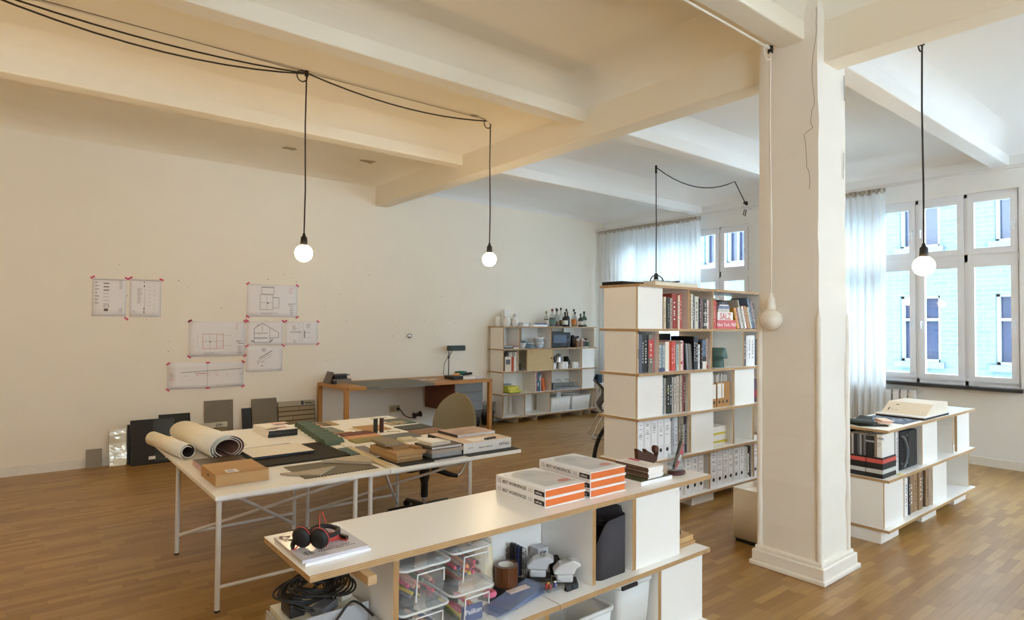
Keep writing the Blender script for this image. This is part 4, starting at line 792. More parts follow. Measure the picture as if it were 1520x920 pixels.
for i, (w, h, rgb, wd) in enumerate([(.04, .19, (238, 236, 230), 'white paperback with black letters'), (.02, .175, (150, 130, 110), 'tan booklet'), (.022, .175, (28, 28, 30), 'black booklet with grey band'), (.022, .175, (34, 34, 36), 'black slim booklet'), (.024, .172, (24, 24, 26), 'black thick booklet'), (.016, .18, (120, 120, 122), 'grey slim booklet'), (.018, .175, (60, 60, 62), 'charcoal booklet'), (.014, .18, (170, 170, 168), 'light grey booklet'), (.02, .18, (90, 92, 96), 'mid grey booklet'), (.03, .178, (40, 42, 46), 'ink blue booklet'), (.018, .178, (190, 184, 176), 'pale booklet'), (.03, .17, (70, 66, 62), 'umber booklet'), (.03, .17, (200, 180, 150), 'sand booklet')]):
    mb = B(5.68, 5.94, yy, yy+w-.0015, zb, zb+h, m=(1, 1, 0, 0, 0, 1))
    if i == 0:
        for (t_, a) in (('HER', .15), ('---', .115), ('---', .1), ('--', .085)): mb.text(t_, .028, (5.6795, yy+w*.9, zb+a), (0, -1, 0), (0, 0, 1), 2)
    if 2 <= i <= 4: mb.raw([(5.6795, yy, zb+.12), (5.6795, yy+w-.0015, zb+.12), (5.6795, yy+w-.0015, zb+.135), (5.6795, yy, zb+.135)], [(3, 2, 1, 0)], 3)
    mb.build('book', [M(rgb, .55), PAGES, INK, M((170, 170, 170), .6)], label='%s, %s from the shelf front above the striped boxes' % (wd, ORD[i]), cat='book', group='booklets on the striped boxes'); yy += w
B(5.945, 5.957, 2.09, 2.095+.0, T1+.17, T1+.36).build('card_sheet', M((160, 160, 160), .6), label='grey card slipped beside the white paperback', cat='card')
row([(5.962, 5.985, .35, (232, 228, 218), 'white folder'), (5.987, 6.005, .34, (206, 190, 166), 'beige folder'), (6.007, 6.03, .35, (240, 238, 236), 'bright white folder'), (6.032, 6.052, .345, (120, 116, 112), 'grey folder'), (6.054, 6.088, .35, (200, 196, 196), 'silver folder')], ZK[1], 'beside the striped boxes under the window', 'folders under the window', yf=2.10, d=.26)
t = thing('camera_bag', 'black bag with a curved hose standing between folders and upright', 'bag', (6.3, 2.28, T1))
B(6.10, 6.30, 2.11, 2.42, T1, T1+.34).build('case', BLACKM, parent=t, bev=.012); B(6.31, 6.53, 2.11, 2.42, T1, T1+.33).build('case', M((14, 14, 15), .6), parent=t, bev=.012)
MB().tube(smooth([(6.15, 2.10, T1+.3), (6.19, 2.09, T1+.25), (6.215, 2.085, T1+.17), (6.2, 2.09, T1+.08), (6.16, 2.10, T1+.03)]), .012, 8).build('hose', M((100, 108, 116), .35), parent=t)
for x in (6.14, 6.25):
    for z in (.06, .3): MB().ball((x, 2.105, T1+z), .012, 10, 8).build('buckle', M((130, 132, 136), .3, .5), parent=t)
row([(6.095, 6.185, .33, (206, 184, 158), 'beige file'), (6.19, 6.262, .335, (238, 236, 232), 'white file'), (6.266, 6.304, .33, (40, 40, 50), 'ink file'), (6.308, 6.405, .34, (150, 118, 86), 'kraft brown file'), (6.408, 6.50, .345, (158, 126, 92), 'kraft tan file'), (6.504, 6.60, .345, (146, 116, 84), 'kraft umber file'), (6.604, 6.68, .35, (26, 26, 28), 'black file'), (6.684, 6.78, .34, (150, 120, 90), 'kraft file')], ZK[0], 'on the bottom tier under the window', 'files on the bottom tier under the window', yf=2.09, d=.3)
B(5.93, 6.0, 2.04, 2.075, T1, T1+.004).build('sticky_note', M((236, 228, 170), .8), label='pale yellow note on the middle board edge under the window', cat='note')
# on top
t = thing('folder', 'dark green fabric folder with papers on the shelf corner under the window', 'folder', (5.93, 2.33, T2))
MB().rbox(5.9, 2.35, .4, .26, T2, T2+.012, .9).build('cover', M((34, 40, 34), .8), parent=t, bev=.004)
mb = MB(); n = 9
mb.raw([(5.72+.05*k, 2.18+.02*k if s else 2.42+.02*k if False else 2.44, T2+.03+.012*math.sin(k*.9)) for k in range(n) for s in (1, 0)], [(2*k, 2*k+2, 2*k+3, 2*k+1) for k in range(n-1)], 0, True)
o_ = mb.build('flap', M((38, 44, 38), .8), parent=t); q = o_.modifiers.new('s', 'SOLIDIFY'); q.thickness = .01
for i in range(4): MB().rbox(5.98+.01*i, 2.2, .2, .09, T2+.0125+.007*i, T2+.019+.007*i, .5+.06*i).build('paper_card', M([(216, 190, 160), (238, 226, 206), (214, 140, 146), (236, 222, 200)][i], .7), parent=t)
mb = B(6.12, 6.5, 2.08, 2.46, T2, T2+.005)
for q in range(26):
    x = random.uniform(6.14, 6.46); y = random.uniform(2.1, 2.42); mb.raw([(x, y, T2+.0055), (x+.03, y+.01, T2+.0055), (x+.028, y+.03, T2+.0055), (x-.002, y+.02, T2+.0055)], [(0, 1, 2, 3)], 1)
mb.build('poster_print', [M((44, 54, 88), .5), M((170, 184, 208), .5)], label='dark blue printed poster lying on the shelf under the window', cat='poster')
t = thing('sample_case', 'flat white case with a black edge and tilted cream lid', 'case', (6.8, 2.25, T2))
B(6.52, 7.2, 2.05, 2.46, T2, T2+.018).build('tray', BLACK, parent=t); B(6.52, 7.2, 2.05, 2.46, T2+.0185, T2+.03).build('board', M((238, 238, 240), .5), parent=t)
mb = MB(); mb.raw([(6.6, 2.06, T2+.032), (6.6, 2.44, T2+.032), (6.8, 2.44, T2+.125), (6.8, 2.06, T2+.125)], [(0, 3, 2, 1)]); mb.raw([(6.8, 2.44, T2+.125), (6.8, 2.06, T2+.125), (7.2, 2.06, T2+.125), (7.2, 2.44, T2+.125)], [(0, 1, 2, 3)])
mb.raw([(6.6, 2.06, T2+.031), (6.8, 2.06, T2+.031), (7.2, 2.06, T2+.031), (7.2, 2.06, T2+.125), (6.8, 2.06, T2+.125)], [(0, 1, 2, 3, 4)]); mb.raw([(6.6, 2.44, T2+.031), (6.8, 2.44, T2+.031), (7.2, 2.44, T2+.031), (7.2, 2.44, T2+.125), (6.8, 2.44, T2+.125)], [(4, 3, 2, 1, 0)]); mb.raw([(7.2, 2.06, T2+.031), (7.2, 2.44, T2+.031), (7.2, 2.44, T2+.125), (7.2, 2.06, T2+.125)], [(0, 1, 2, 3)])
mb.build('lid', M((232, 222, 204), .6), parent=t)
mb = MB(); un = Vector((.2, 0, .093)).normalized()
for a, b, l, w in ((.04, .02, .05, .01), (.05, .05, .012, .006), (.045, .09, .012, .006), (.13, .06, .012, .03)):
    o = Vector((6.6, 2.42-b, T2+.0325))+un*a*1.2+Vector((-.0006, 0, .0012)); mb.raw([o, o+un*l, o+un*l+Vector((0, -w, 0)), o+Vector((0, -w, 0))], [(3, 2, 1, 0)])
mb.build('lid_mark', INK, parent=t)
# white bin beside the column
t = thing('waste_bin', 'tall square white bin on the parquet behind the column', 'bin', (4.9, 2.74, 0))
A = rr(4.75, 5.08, 2.58, 2.91, .02, 4); n = len(A); mb = MB(); mb.raw([(x, y, .03) for x, y in A]+[(x, y, .45) for x, y in A], [(i, (i+1) % n, n+(i+1) % n, n+i) for i in range(n)], 0, True); mb.raw([(x, y, .03) for x, y in A], [tuple(range(n))[::-1]])
o_ = mb.build('body', M((226, 218, 206), .45), parent=t); q = o_.modifiers.new('s', 'SOLIDIFY'); q.thickness = .006; q.offset = -1
B(4.77, 5.06, 2.60, 2.89, 0, .03).build('plinth', BLACK, parent=t); B(4.762, 5.068, 2.592, 2.898, .40, .405).build('tray', M((240, 240, 238), .4), parent=t)
B(4.93, 5.06, 2.62, 2.75, .406, .41).build('paper_slip', M((214, 216, 218), .7), parent=t)
# ---------------------------------------------------------------- the white sample tables
TT = .735; Z0 = TT+.0006
def table(x0, x1, y0, y1, lx, label):
    t = thing('table', label, 'table', ((x0+x1)/2, (y0+y1)/2, 0), 'white worktables')
    B(x0, x1, y0, y1, TT-.028, TT).build('tabletop', M((242, 240, 234), .38, var=.01), parent=t, bev=.003)
    a, b = lx; yf, yb = 4.17, 5.39; zt = TT-.029
    for x in (a, b):
        for y in (yf, yb):
            lo = MB().tube([(x, y, .012), (x, y, zt)], .0165, 10).build('leg', WMETAL, parent=t)
            MB().cyl(x, y, .018, 0, .012, 10).build('foot_cap', BLACK, parent=lo)
    for y in (yf, yb):
        MB().tube([(a, y, .15), (b, y, .15)], .012, 8).build('lower_rail', WMETAL, parent=t); MB().tube([(a, y, zt-.018), (b, y, zt-.018)], .012, 8).build('upper_rail', WMETAL, parent=t)
    for p, q in (((a+.12, yf, zt-.02), (b, yb, .06)), ((b-.05, yf, zt-.02), (a, yb, .14))):
        MB().tube([p, q], .012, 8).build('cross_brace', WMETAL, parent=t)
    return t
table(.98, 2.164, 4.09, 6.52, (1.02, 1.93), 'white worktable with thin tube legs carrying the cardboard box and paper rolls')
ta = table(2.172, 3.41, 4.09, 6.52, (2.047, 2.93), 'white worktable with thin tube legs carrying the sample stacks by the office chair')
B(2.15, 2.36, 4.4, 4.46, TT-.075, TT-.03).build('wood_block', M((110, 90, 62), .7), parent=ta)
def slab(name, label, cat, x0, x1, y0, y1, z0, h, rgb, ang=0, group=None, rough=.6, var=.06, scale=18, bev=0, mats=None, m=0):
    return MB().rbox((x0+x1)/2, (y0+y1)/2, x1-x0, y1-y0, z0, z0+h, R_(ang), m).build(name, mats or M(rgb, rough, var=var, scale=scale), label=label, cat=cat, group=group, bev=bev)
GS = 'material samples on the white tables'
# paper rolls
def roll(name, label, p0, p1, r0, r1, turns, flat_, inner, group):
    mb = MB(); p0 = Vector(p0); p1 = Vector(p1); t = (p1-p0).normalized(); u = Vector((0, 0, 1)); w = t.cross(u); n = int(28*turns)
    vs = []
    for P, k in ((p0, r0), (p1, r1)):
        for i in range(n+1):
            a = 2*math.pi*i/28-1.2; r = k*(1-.42*i/n); vs.append(P+w*r*flat_*math.cos(a)+u*(r*math.sin(a)))
    mb.raw(vs, [(i, i+1, n+2+i, n+1+i) for i in range(n)], 0, True)
    o = mb.build(name, [M(inner, .8, var=.1), M((236, 230, 214), .75, var=.03)], label=label, cat='paper roll', group=group)
    s = o.modifiers.new('s', 'SOLIDIFY'); s.thickness = .0035; s.offset = -1; s.material_offset = 1; s.material_offset_rim = 1; return o
roll('paper_roll', 'slim rolled cream sheet overhanging the table corner', (.955, 6.12, Z0+.064), (1.07, 5.32, Z0+.064), .058, .060, 1.6, 1.0, (40, 34, 32), 'rolled sheets on the table corner')
roll('paper_roll', 'thick rolled wallpaper with brown inside on the table corner', (1.21, 6.2, Z0+.098), (1.31, 5.12, Z0+.098), .080, .094, 2.9, 1.45, (96, 62, 50), 'rolled sheets on the table corner')
# cardboard box and magazine
cb = thing('cardboard_box', 'flat brown cardboard box with a white label on the table corner', 'box', (1.2, 4.52, Z0))
KR = M((190, 150, 102), .8, var=.05)
B(1.035, 1.368, 4.32, 4.72, Z0, Z0+.075).build('carton', KR, parent=cb, bev=.002); B(1.035, 1.3685, 4.319, 4.395, Z0+.0752, Z0+.0757).build('flap', M((182, 142, 94), .8), parent=cb)
mb = B(1.115, 1.19, 4.36, 4.45, Z0+.0758, Z0+.0765)
for q in range(4): mb.raw([(1.125, 4.375+q*.016, Z0+.0769), (1.125+random.uniform(.03, .055), 4.375+q*.016, Z0+.0769), (1.16, 4.381+q*.016, Z0+.0769), (1.125, 4.381+q*.016, Z0+.0769)], [(0, 1, 2, 3)], 1)
mb.build('paper_label', [PAPER, INK], parent=cb); B(1.0345, 1.0355, 4.5, 4.54, Z0+.035, Z0+.05).build('tab_slot', BLACK, parent=cb)
slab('book', 'wine red picture book under the edge of the cardboard box rolls', 'book', 1.06, 1.38, 4.74, 5.1, Z0, .04, (120, 60, 74), mats=[M((206, 170, 176), .7, var=.1), M((84, 68, 52), .4, var=.8, scale=14), M((126, 40, 66), .5)], m=(0, 1, 0, 2, 0, 0))
mb = MB().tube([(1.44, 6.1, Z0+.016), (1.50, 5.93, Z0+.016)], .016, 8); mb.build('cutter_knife', M((150, 104, 54), .4), label='tan handled cutter knife behind the paper rolls', cat='knife')
mb = MB().tube([(1.46, 5.6, Z0+.006), (1.575, 5.64, Z0+.006)], .005, 6).ball((1.585, 5.645, Z0+.013), .013, 12, 8); mb.build('stirring_stick', M((232, 222, 200), .6), label='short cream stick with a rounded tip on bare tabletop', cat='stick')
# white book boxes, boards, felt
for i in range(2): slab('sample_binder', ('lower', 'upper')[i]+' white sample binder with a black front at the back edge', 'binder', 1.85+.006*i, 2.125, 5.88, 6.36, Z0+.032*i, .0315, (236, 232, 230), mats=[M((236, 232, 230), .5, var=.03), BLACK], m=(0, 0, 1, 0, 0, 0), group=GS)
for i, (x, y, a, rgb, wd) in enumerate(((1.95, 6.24, 20, (240, 236, 226), 'white'), (2.0, 6.05, -10, (236, 196, 188), 'pale pink'), (1.92, 6.12, 40, (244, 242, 238), 'ivory'), (2.06, 6.22, 5, (238, 206, 196), 'rose'), (1.91, 5.98, 15, (232, 226, 214), 'cream'))):
    slab('swatch_chip', wd+' fanned swatch chip on the white sample binders', 'swatch', x-.07, x+.07, y-.04, y+.04, Z0+.065+.004*i, .0035, rgb, a, GS)
for i, (x, y) in enumerate(((2.19, 6.42), (2.3, 6.46))): slab('swatch_chip', ('white swatch strip behind the green ridged tile', 'white swatch strip beside the peach tile')[i], 'swatch', x-.06, x+.06, y-.035, y+.035, Z0, .005, (242, 238, 230), 8, GS)
slab('felt_sheet', 'large black speckled felt sheet under the cream board', 'felt', 1.45, 2.13, 4.70, 5.36, Z0, .014, (44, 38, 28), 0, GS, .98, .7, 380)
slab('felt_sheet', 'black sheet peeking out behind the cream board corner', 'felt', 1.43, 1.9, 4.95, 5.42, Z0+.0145, .005, (26, 26, 28), 2, GS)
slab('cream_board', 'cream board with a dark edge lying on the black felt', 'board', 1.44, 1.92, 4.92, 5.31, Z0+.02, .018, (228, 220, 204), 0, GS, mats=[M((230, 222, 206), .6, var=.02), M((34, 38, 48), .5)], m=(1, 0, 1, 1, 1, 1))
slab('olive_mat', 'thin olive mat with a toothed front edge', 'mat', 1.57, 2.12, 4.2, 4.62, Z0, .004, (104, 96, 74), 0, GS)
MB().prism([(1.57+.0125*k, 4.196 if k % 2 else 4.182) for k in range(45)][::-1]+[(1.57, 4.2), (2.12, 4.2)], Z0, Z0+.004, lambda p, q, t: (p, q, t)).build('mat_teeth', M((96, 90, 72), .8), label='saw-toothed strip along the olive mat edge', cat='swatch', group=GS)
def tri(name, label, pts, z0, h, rgb, cat='fabric'):
    mb = MB().prism(pts, z0, z0+h, lambda p, q, t: (p, q, t)); return mb.build(name, M(rgb, .9, var=.2, scale=90), label=label, cat=cat, group=GS)
tri('fabric_fold', 'pale striped fabric folded to a point, nearer the wood strip', [(1.85, 4.585), (1.89, 4.555), (2.12, 4.30), (2.17, 4.43), (2.16, 4.59)], Z0+.0045, .022, (186, 172, 150))
tri('fabric_fold', 'pale striped fabric folded to a point, nearer the cardboard box', [(1.47, 4.395), (1.56, 4.30), (1.68, 4.20), (1.87, 4.385), (1.6, 4.36)], Z0+.0045, .012, (180, 166, 144))
slab('teal_sheet', 'small teal sheet beside the black felt', 'sheet', 2.13, 2.205, 4.66, 4.97, Z0+.0142, .004, (70, 98, 98), -4, GS)
slab('wood_strip', 'long pale wood strip along the gap between the tables', 'strip', 2.185, 2.25, 4.16, 5.0, Z0, .012, (206, 186, 144), -3, GS, mats=[M((206, 186, 144), .6, var=.12, scale=30, stretch=(14, 1, 1))])
# green ridged tile
gt = thing('ridged_tile', 'dark green ridged tile of scalloped ribs across both tables', 'tile', (2.25, 5.8, Z0), GS)
for k in range(8):
    y = 6.30-k*.148; x0 = 2.27-k*.021; mb = MB(); n = 10; vs = []
    for xx in (x0, x0+.145+.004*k):
        for i in range(n+1): a = math.pi*i/n; vs.append((xx, y-.07*math.cos(a)*1.05, Z0+.055*math.sin(a)))
    mb.raw(vs, [(i, i+1, n+2+i, n+1+i) for i in range(n)], 0, True); mb.raw(vs[:n+1], [tuple(range(n+1))]); mb.raw(vs[n+1:], [tuple(range(n+1))[::-1]])
    mb.build('rib', M((82, 100, 86), .75, var=.15, scale=30), parent=gt)
for (nm, lb, x0, x1, y0, y1, rgb) in (('peach_tile', 'peach tile at the back of the table', 2.34, 2.51, 6.21, 6.47, (206, 152, 118)), ('brown_tile', 'taupe tile next to the peach tile at the back', 2.515, 2.60, 6.21, 6.49, (116, 100, 80)), ('tan_tile', 'tan tile at the end of the back row', 2.605, 2.68, 6.20, 6.49, (172, 150, 116)), ('grey_green_sheet', 'grey-green sheet in front of the peach tile', 2.355, 2.55, 5.78, 6.1, (130, 134, 120)), ('dark_strip', 'thin black brown strip behind the coloured planks', 2.35, 2.75, 5.645, 5.69, (48, 34, 30)), ('rust_strip', 'thin tan strip beyond the black brown strip', 2.36, 2.6, 5.70, 5.735, (196, 150, 110)), ('maroon_plank', 'maroon plank in the coloured trio', 2.43, 2.745, 5.475, 5.63, (108, 58, 44)), ('peach_plank', 'peach plank in the coloured trio', 2.41, 2.725, 5.325, 5.465, (208, 154, 112)), ('olive_plank', 'olive plank in the coloured trio', 2.385, 2.70, 5.15, 5.315, (142, 134, 84))):
    slab(nm, lb, 'sample', x0, x1, y0, y1, Z0, .014 if 'plank' in nm else .008, rgb, 0, GS, .7, .1)
for k in range(7):
    slab('white_chip', 'white glazed chip, %s along the white column beside the planks' % ORD[k], 'sample', 2.325-.0135*k, 2.405-.0135*k, 5.55-.082*k, 5.63-.082*k, Z0, .016, (236, 230, 218), random.uniform(-6, 6), GS, .3, bev=.006)
slab('kraft_sheet', 'large kraft sheet behind the two dark tubes', 'sheet', 2.73, 3.0, 5.65, 5.99, Z0, .006, (180, 138, 88), 0, GS)
for i, (x, y, a) in enumerate(((2.69, 5.88, 30), (2.70, 5.8, -20), (2.68, 5.73, 60))): slab('torn_chip', 'pale torn cardboard chip, %s beside the kraft sheet' % ORD[i], 'sample', x-.03, x+.03, y-.03, y+.03, Z0, .004, (222, 208, 180), a, GS)
ts = thing('tube_stand', 'two dark upright tubes joined by a small top plate', 'stand', (2.8, 5.55, Z0))
MB().cyl(2.768, 5.545, .021, Z0, Z0+.14, 18).build('tube', M((34, 36, 38), .5), parent=ts); MB().cyl(2.838, 5.555, .021, Z0, Z0+.14, 18).build('tube', M((70, 30, 32), .5), parent=ts); B(2.72, 2.885, 5.535, 5.56, Z0+.1405, Z0+.146).build('top_plate', M((206, 200, 180), .5), parent=ts)
slab('white_sheet', 'bright white sheet in front of the two tubes', 'sheet', 2.86, 3.05, 5.4, 5.58, Z0, .003, (244, 242, 236), 8, GS)
for i, (x, y, a) in enumerate(((2.93, 5.5, 10), (2.97, 5.47, -30), (2.9, 5.53, 50))): slab('leaf_chip', 'pale green chip, %s on the bright white sheet' % ORD[i], 'sample', x-.025, x+.025, y-.012, y+.012, Z0+.0035, .003, (170, 172, 140), a, GS)
slab('slate_sheet', 'slate grey sheet at the far corner of the table', 'sheet', 3.17, 3.40, 5.86, 6.24, Z0, .006, (92, 96, 92), 0, GS)
slab('sage_sheet', 'sage green sheet on the slate grey sheet', 'sheet', 3.28, 3.40, 5.85, 6.05, Z0+.0065, .005, (88, 112, 100), 0, GS)
for i in range(4): slab('stone_chip', 'beige stone chip, %s of the set on the slate sheet' % ORD[i], 'sample', 3.10+.05*i, 3.145+.05*i, 5.84+.02*(i % 2), 6.0, Z0+(.0065 if i > 0 else .0), .012, (178-10*(i % 2), 160, 132), 4, GS)
slab('charcoal_sheet', 'charcoal sheet between the slate and brown sheets', 'sheet', 3.07, 3.40, 5.49, 5.74, Z0, .008, (62, 64, 56), 2, GS); slab('brown_sheet', 'saddle brown sheet in front of the charcoal sheet', 'sheet', 3.06, 3.40, 5.2, 5.44, Z0, .008, (140, 104, 78), 0, GS)
slab('grey_sheet', 'mid grey sheet left of the saddle brown sheet', 'sheet', 2.72, 3.04, 5.12, 5.37, Z0, .006, (108, 110, 106), 0, GS); slab('ivory_tile', 'ivory tile on the mid grey sheet', 'sample', 2.76, 2.9, 4.96, 5.1, Z0, .02, (206, 196, 166), 0, GS)
slab('picture_magazine', 'thin picture magazine leaning on the ply sample stack', 'magazine', 2.255, 2.34, 4.47, 4.93, Z0+.0125, .01, (120, 130, 120), -4, GS, mats=[M((206, 200, 190), .5), M((120, 110, 104), .4, var=.7, scale=16)], m=(0, 1, 0, 0, 0, 0))
# ply sample stack
WD = [M((176, 142, 96), .7, var=.14, scale=30, stretch=(1, 10, 1)), M((150, 116, 76), .7, var=.14, scale=30, stretch=(1, 10, 1))]
pz = Z0
slab('black_tray', 'black tray sheet under the ply sample stack', 'tray', 2.27, 2.56, 4.12, 4.68, pz, .012, (24, 24, 26)); pz += .0125
for i, (x0, x1, y0, y1, h, mm, wd) in enumerate(((2.275, 2.50, 4.2, 4.66, .022, 1, 'lowest'), (2.275, 2.50, 4.2, 4.66, .018, 0, 'second'), (2.285, 2.545, 4.22, 4.67, .024, 0, 'third'), (2.33, 2.47, 4.36, 4.66, .018, 1, 'fourth'))):
    slab('ply_sample', '%s ply board from below in the stack at the table edge' % wd, 'board', x0, x1, y0, y1, pz, h, (0, 0, 0), mats=[WD[mm]], group=GS); pz += h+.0006
slab('stone_sample', 'grey stone slab on top of the ply sample stack', 'sample', 2.30, 2.46, 4.42, 4.70, pz, .02, (138, 124, 100), -3, GS); slab('branded_block', 'small wood block with burnt lettering on the ply stack', 'block', 2.49, 2.54, 4.28, 4.42, pz-.018, .014, (160, 122, 78), 4, GS)
# grey sample stack
gz = Z0
for i, (x0, x1, y0, y1, h, rgb, wd) in enumerate(((2.575, 2.86, 4.16, 4.42, .012, (40, 42, 44), 'black lowest'), (2.575, 2.855, 4.18, 4.42, .035, (150, 152, 156), 'silver grey'), (2.565, 2.868, 4.17, 4.42, .028, (170, 156, 140), 'pinkish beige'), (2.59, 2.82, 4.2, 4.42, .008, (40, 40, 44), 'thin black'), (2.56, 2.84, 4.16, 4.43, .014, (84, 74, 60), 'dark umber'))):
    slab('sample_folder', '%s sample folder in the grey stack at the table edge' % wd, 'folder', x0, x1, y0, y1, gz, h, rgb, 0, GS, mats=[M(rgb, .55, var=.08), M((200, 200, 202), .6)], m=(0, 0, 1 if i == 4 else 0, 0, 0, 0)); gz += h+.0006
slab('tile_box', 'white ridged tile box on the dark umber folder', 'box', 2.58, 2.77, 4.22, 4.40, gz, .022, (216, 208, 192), 6, GS, var=.2, scale=60); slab('white_card', 'white card on the ridged tile box', 'card', 2.6, 2.72, 4.25, 4.42, gz+.0226, .003, (246, 244, 238), 10, GS)
for i, (x, y) in enumerate(((2.52, 4.5), (2.58, 4.52))): slab('white_scrap', ('white paper scrap between the two stacks', 'white paper scrap behind the grey stack')[i], 'paper', x-.03, x+.03, y-.03, y+.03, Z0, .06 if i else .05, (240, 236, 226), 12, GS)
# big white catalogue box
cbx = thing('catalogue_box', 'large white catalogue box with lettering on its spine', 'box', (3.14, 4.48, Z0), GS)
slab('black_sheet', 'black sheet under the large catalogue box', 'sheet', 2.875, 3.405, 4.105, 4.8, Z0, .004, (30, 36, 38)); zc = Z0+.0045
B(2.885, 3.385, 4.2, 4.76, zc, zc+.085, m=(0, 1, 0, 0, 2, 2)).build('slipcase', [M((236, 232, 226), .5), M((220, 196, 172), .55, var=.12, scale=14), M((24, 28, 30), .5)], parent=cbx)
mb = MB(); mb.text('interior wall mix', .021, (3.04, 4.199, zc+.03), (1, 0, 0), (0, 0, 1)); mb.text('DETAILS', .03, (3.255, 4.199, zc+.03), (1, 0, 0), (0, 0, 1)); mb.raw([(2.935, 4.199, zc+.04), (2.985, 4.199, zc+.04), (2.985, 4.199, zc+.043), (2.935, 4.199, zc+.043)], [(0, 1, 2, 3)]); mb.build('spine_print', INK, parent=cbx)
mb = MB()
for q in range(70):
    x = random.uniform(3.25, 3.38); y = random.uniform(4.22, 4.6); mb.raw([(x, y, zc+.0856), (x+.009, y, zc+.0856), (x+.009, y+.012, zc+.0856), (x, y+.012, zc+.0856)], [(0, 1, 2, 3)])
mb.raw([(3.0, 4.22, zc+.0855), (3.22, 4.22, zc+.0855), (3.22, 4.36, zc+.0855), (3.0, 4.36, zc+.0855)], [(0, 1, 2, 3)]); mb.build('cover_print', M((244, 240, 234), .5), parent=cbx)
slab('marker', 'black and grey marker lying on the catalogue box', 'marker', 3.13, 3.25, 4.23, 4.26, zc+.0862, .012, (30, 30, 30), 10, mats=[M((30, 30, 30), .4)])
slab('catalogue', 'brown picture catalogue on top of the large white box', 'catalogue', 2.99, 3.39, 4.44, 4.76, zc+.0862, .022, (170, 140, 116), 0, GS, mats=[M((50, 44, 44), .5), M((186, 152, 128), .35, var=.7, scale=9), M((206, 204, 206), .5)], m=(0, 1, 2, 0, 0, 2))

# ---------------------------------------------------------------- office chair
oc = thing('office_chair', 'office chair with a rounded beige fabric back and black stem', 'chair', (3.06, 5.10, 0))
fd = Vector((-.85, -.53, 0)).normalized(); sd = Vector((-fd.y, fd.x, 0)); O = Vector((3.06, 5.10, 0))
def cp(f, s, z): return tuple(O+fd*f+sd*s+Vector((0, 0, z)))
mb = MB(); NU, NV = 20, 14; vs = []
for j in range(NV+1):
    v = j/NV; z = .47+.60*v; hw = .24*math.sqrt(max(0, 1-(max(0, v-.42)/.58)**2.3))*(.93+.07*min(1, v*3))
    if j == NV: hw = .05
    for i in range(NU+1):
        u = i/NU*2-1; a = u*hw; vs.append(cp(-.66-.09*v+.30*(a*a)/.07*.28, a, z))
mb.raw(vs, [(j*(NU+1)+i, j*(NU+1)+i+1, (j+1)*(NU+1)+i+1, (j+1)*(NU+1)+i) for j in range(NV) for i in range(NU)], 0, True)
FAB = M((128, 116, 90), .95, var=.18, scale=260, bump=.3)
o_ = mb.build('backrest', FAB, parent=oc); q = o_.modifiers.new('s', 'SOLIDIFY'); q.thickness = .032; o_.modifiers.new('ss', 'SUBSURF').levels = 1
mb = MB(); pts = [(.27*math.cos(a)*(1 if math.cos(a) > 0 else 1.25), .26*math.sin(a)) for a in [2*math.pi*k/28 for k in range(28)]]
mb.prism(pts, .46, .525, lambda p, q, t: cp(p-.26, q, t)); mb.build('seat', FAB, parent=oc, bev=.02)
MB().lathe(3.06, 5.10, [(.035, .17), (.035, .30), (.05, .36), (.05, .458)], 16).build('stem', BLACK, parent=oc); MB().cyl(3.06, 5.10, .022, .08, .2, 14).build('gas_lift', CHROME, parent=oc)
MB().tube([cp(-.02, -.06, .44), cp(.0, -.2, .435), cp(.03, -.29, .42)], .011, 8).build('lever', BLACK, parent=oc)
for s in (-1, 1):
    MB().tube([cp(-.05, s*.05, .43), cp(-.12, s*.2, .37), cp(-.16, s*.27, .35)], [.03, .024, .018], 8).build('arm_bracket', BLACK, parent=oc)
    MB().tube([cp(-.16, s*.26, .35), cp(-.2, s*.285, .37), cp(-.38, s*.30, .48), cp(-.56, s*.29, .62), cp(-.66, s*.26, .7)], .013, 8).build('armrest', CHROME, parent=oc)
for k in range(5):
    a = 2*math.pi*k/5+.3; lg = MB().tube([(3.06, 5.10, .085), (3.06+.2*math.cos(a), 5.10+.2*math.sin(a), .075), (3.06+.34*math.cos(a), 5.10+.34*math.sin(a), .066)], [.03, .024, .016], 8).build('base_leg', BLACK, parent=oc)
    c = MB().cyl(0, 0, .032, -.014, .014, 16); c.xf(Matrix.Translation((3.06+.34*math.cos(a), 5.10+.34*math.sin(a), .032)) @ Matrix.Rotation(a+.6, 4, 'Z') @ Matrix.Rotation(R_(90), 4, 'X')); c.build('castor', BLACKM, parent=lg)

# ---------------------------------------------------------------- wooden desk at the wall
DZ = .905; OAK = M((180, 128, 64), .45, var=.16, scale=10, stretch=(1, 12, 12)); OAKV = M((174, 122, 60), .45, var=.16, scale=10, stretch=(12, 12, 1)); LINO = M((116, 116, 108), .7, var=.03)
dk = thing('desk', 'long wooden desk with a grey linoleum inlay against the wall', 'desk', (4.88, 8.65, 0))
B(3.60, 3.92, 8.14, 9.16, DZ-.042, DZ).build('desktop', OAK, parent=dk); B(5.05, 6.155, 8.14, 9.16, DZ-.042, DZ).build('desktop', OAK, parent=dk); B(3.92, 5.05, 9.02, 9.16, DZ-.042, DZ).build('desktop', OAK, parent=dk); B(3.921, 5.049, 8.14, 9.019, DZ-.042, DZ+.001).build('inlay', LINO, parent=dk)
for x in (3.60, 6.095):
    for y in (8.14, 9.1): B(x, x+.06, y, y+.06, 0, DZ-.0425).build('leg', OAKV, parent=dk); 
    for y in (8.139, 9.1): 
        for q in range(2): B(x+.012+.024*q, x+.024+.024*q, y, y+.061, DZ-.041, DZ+.0006).build('finger_joint', M((120, 70, 30), .5), parent=dk)
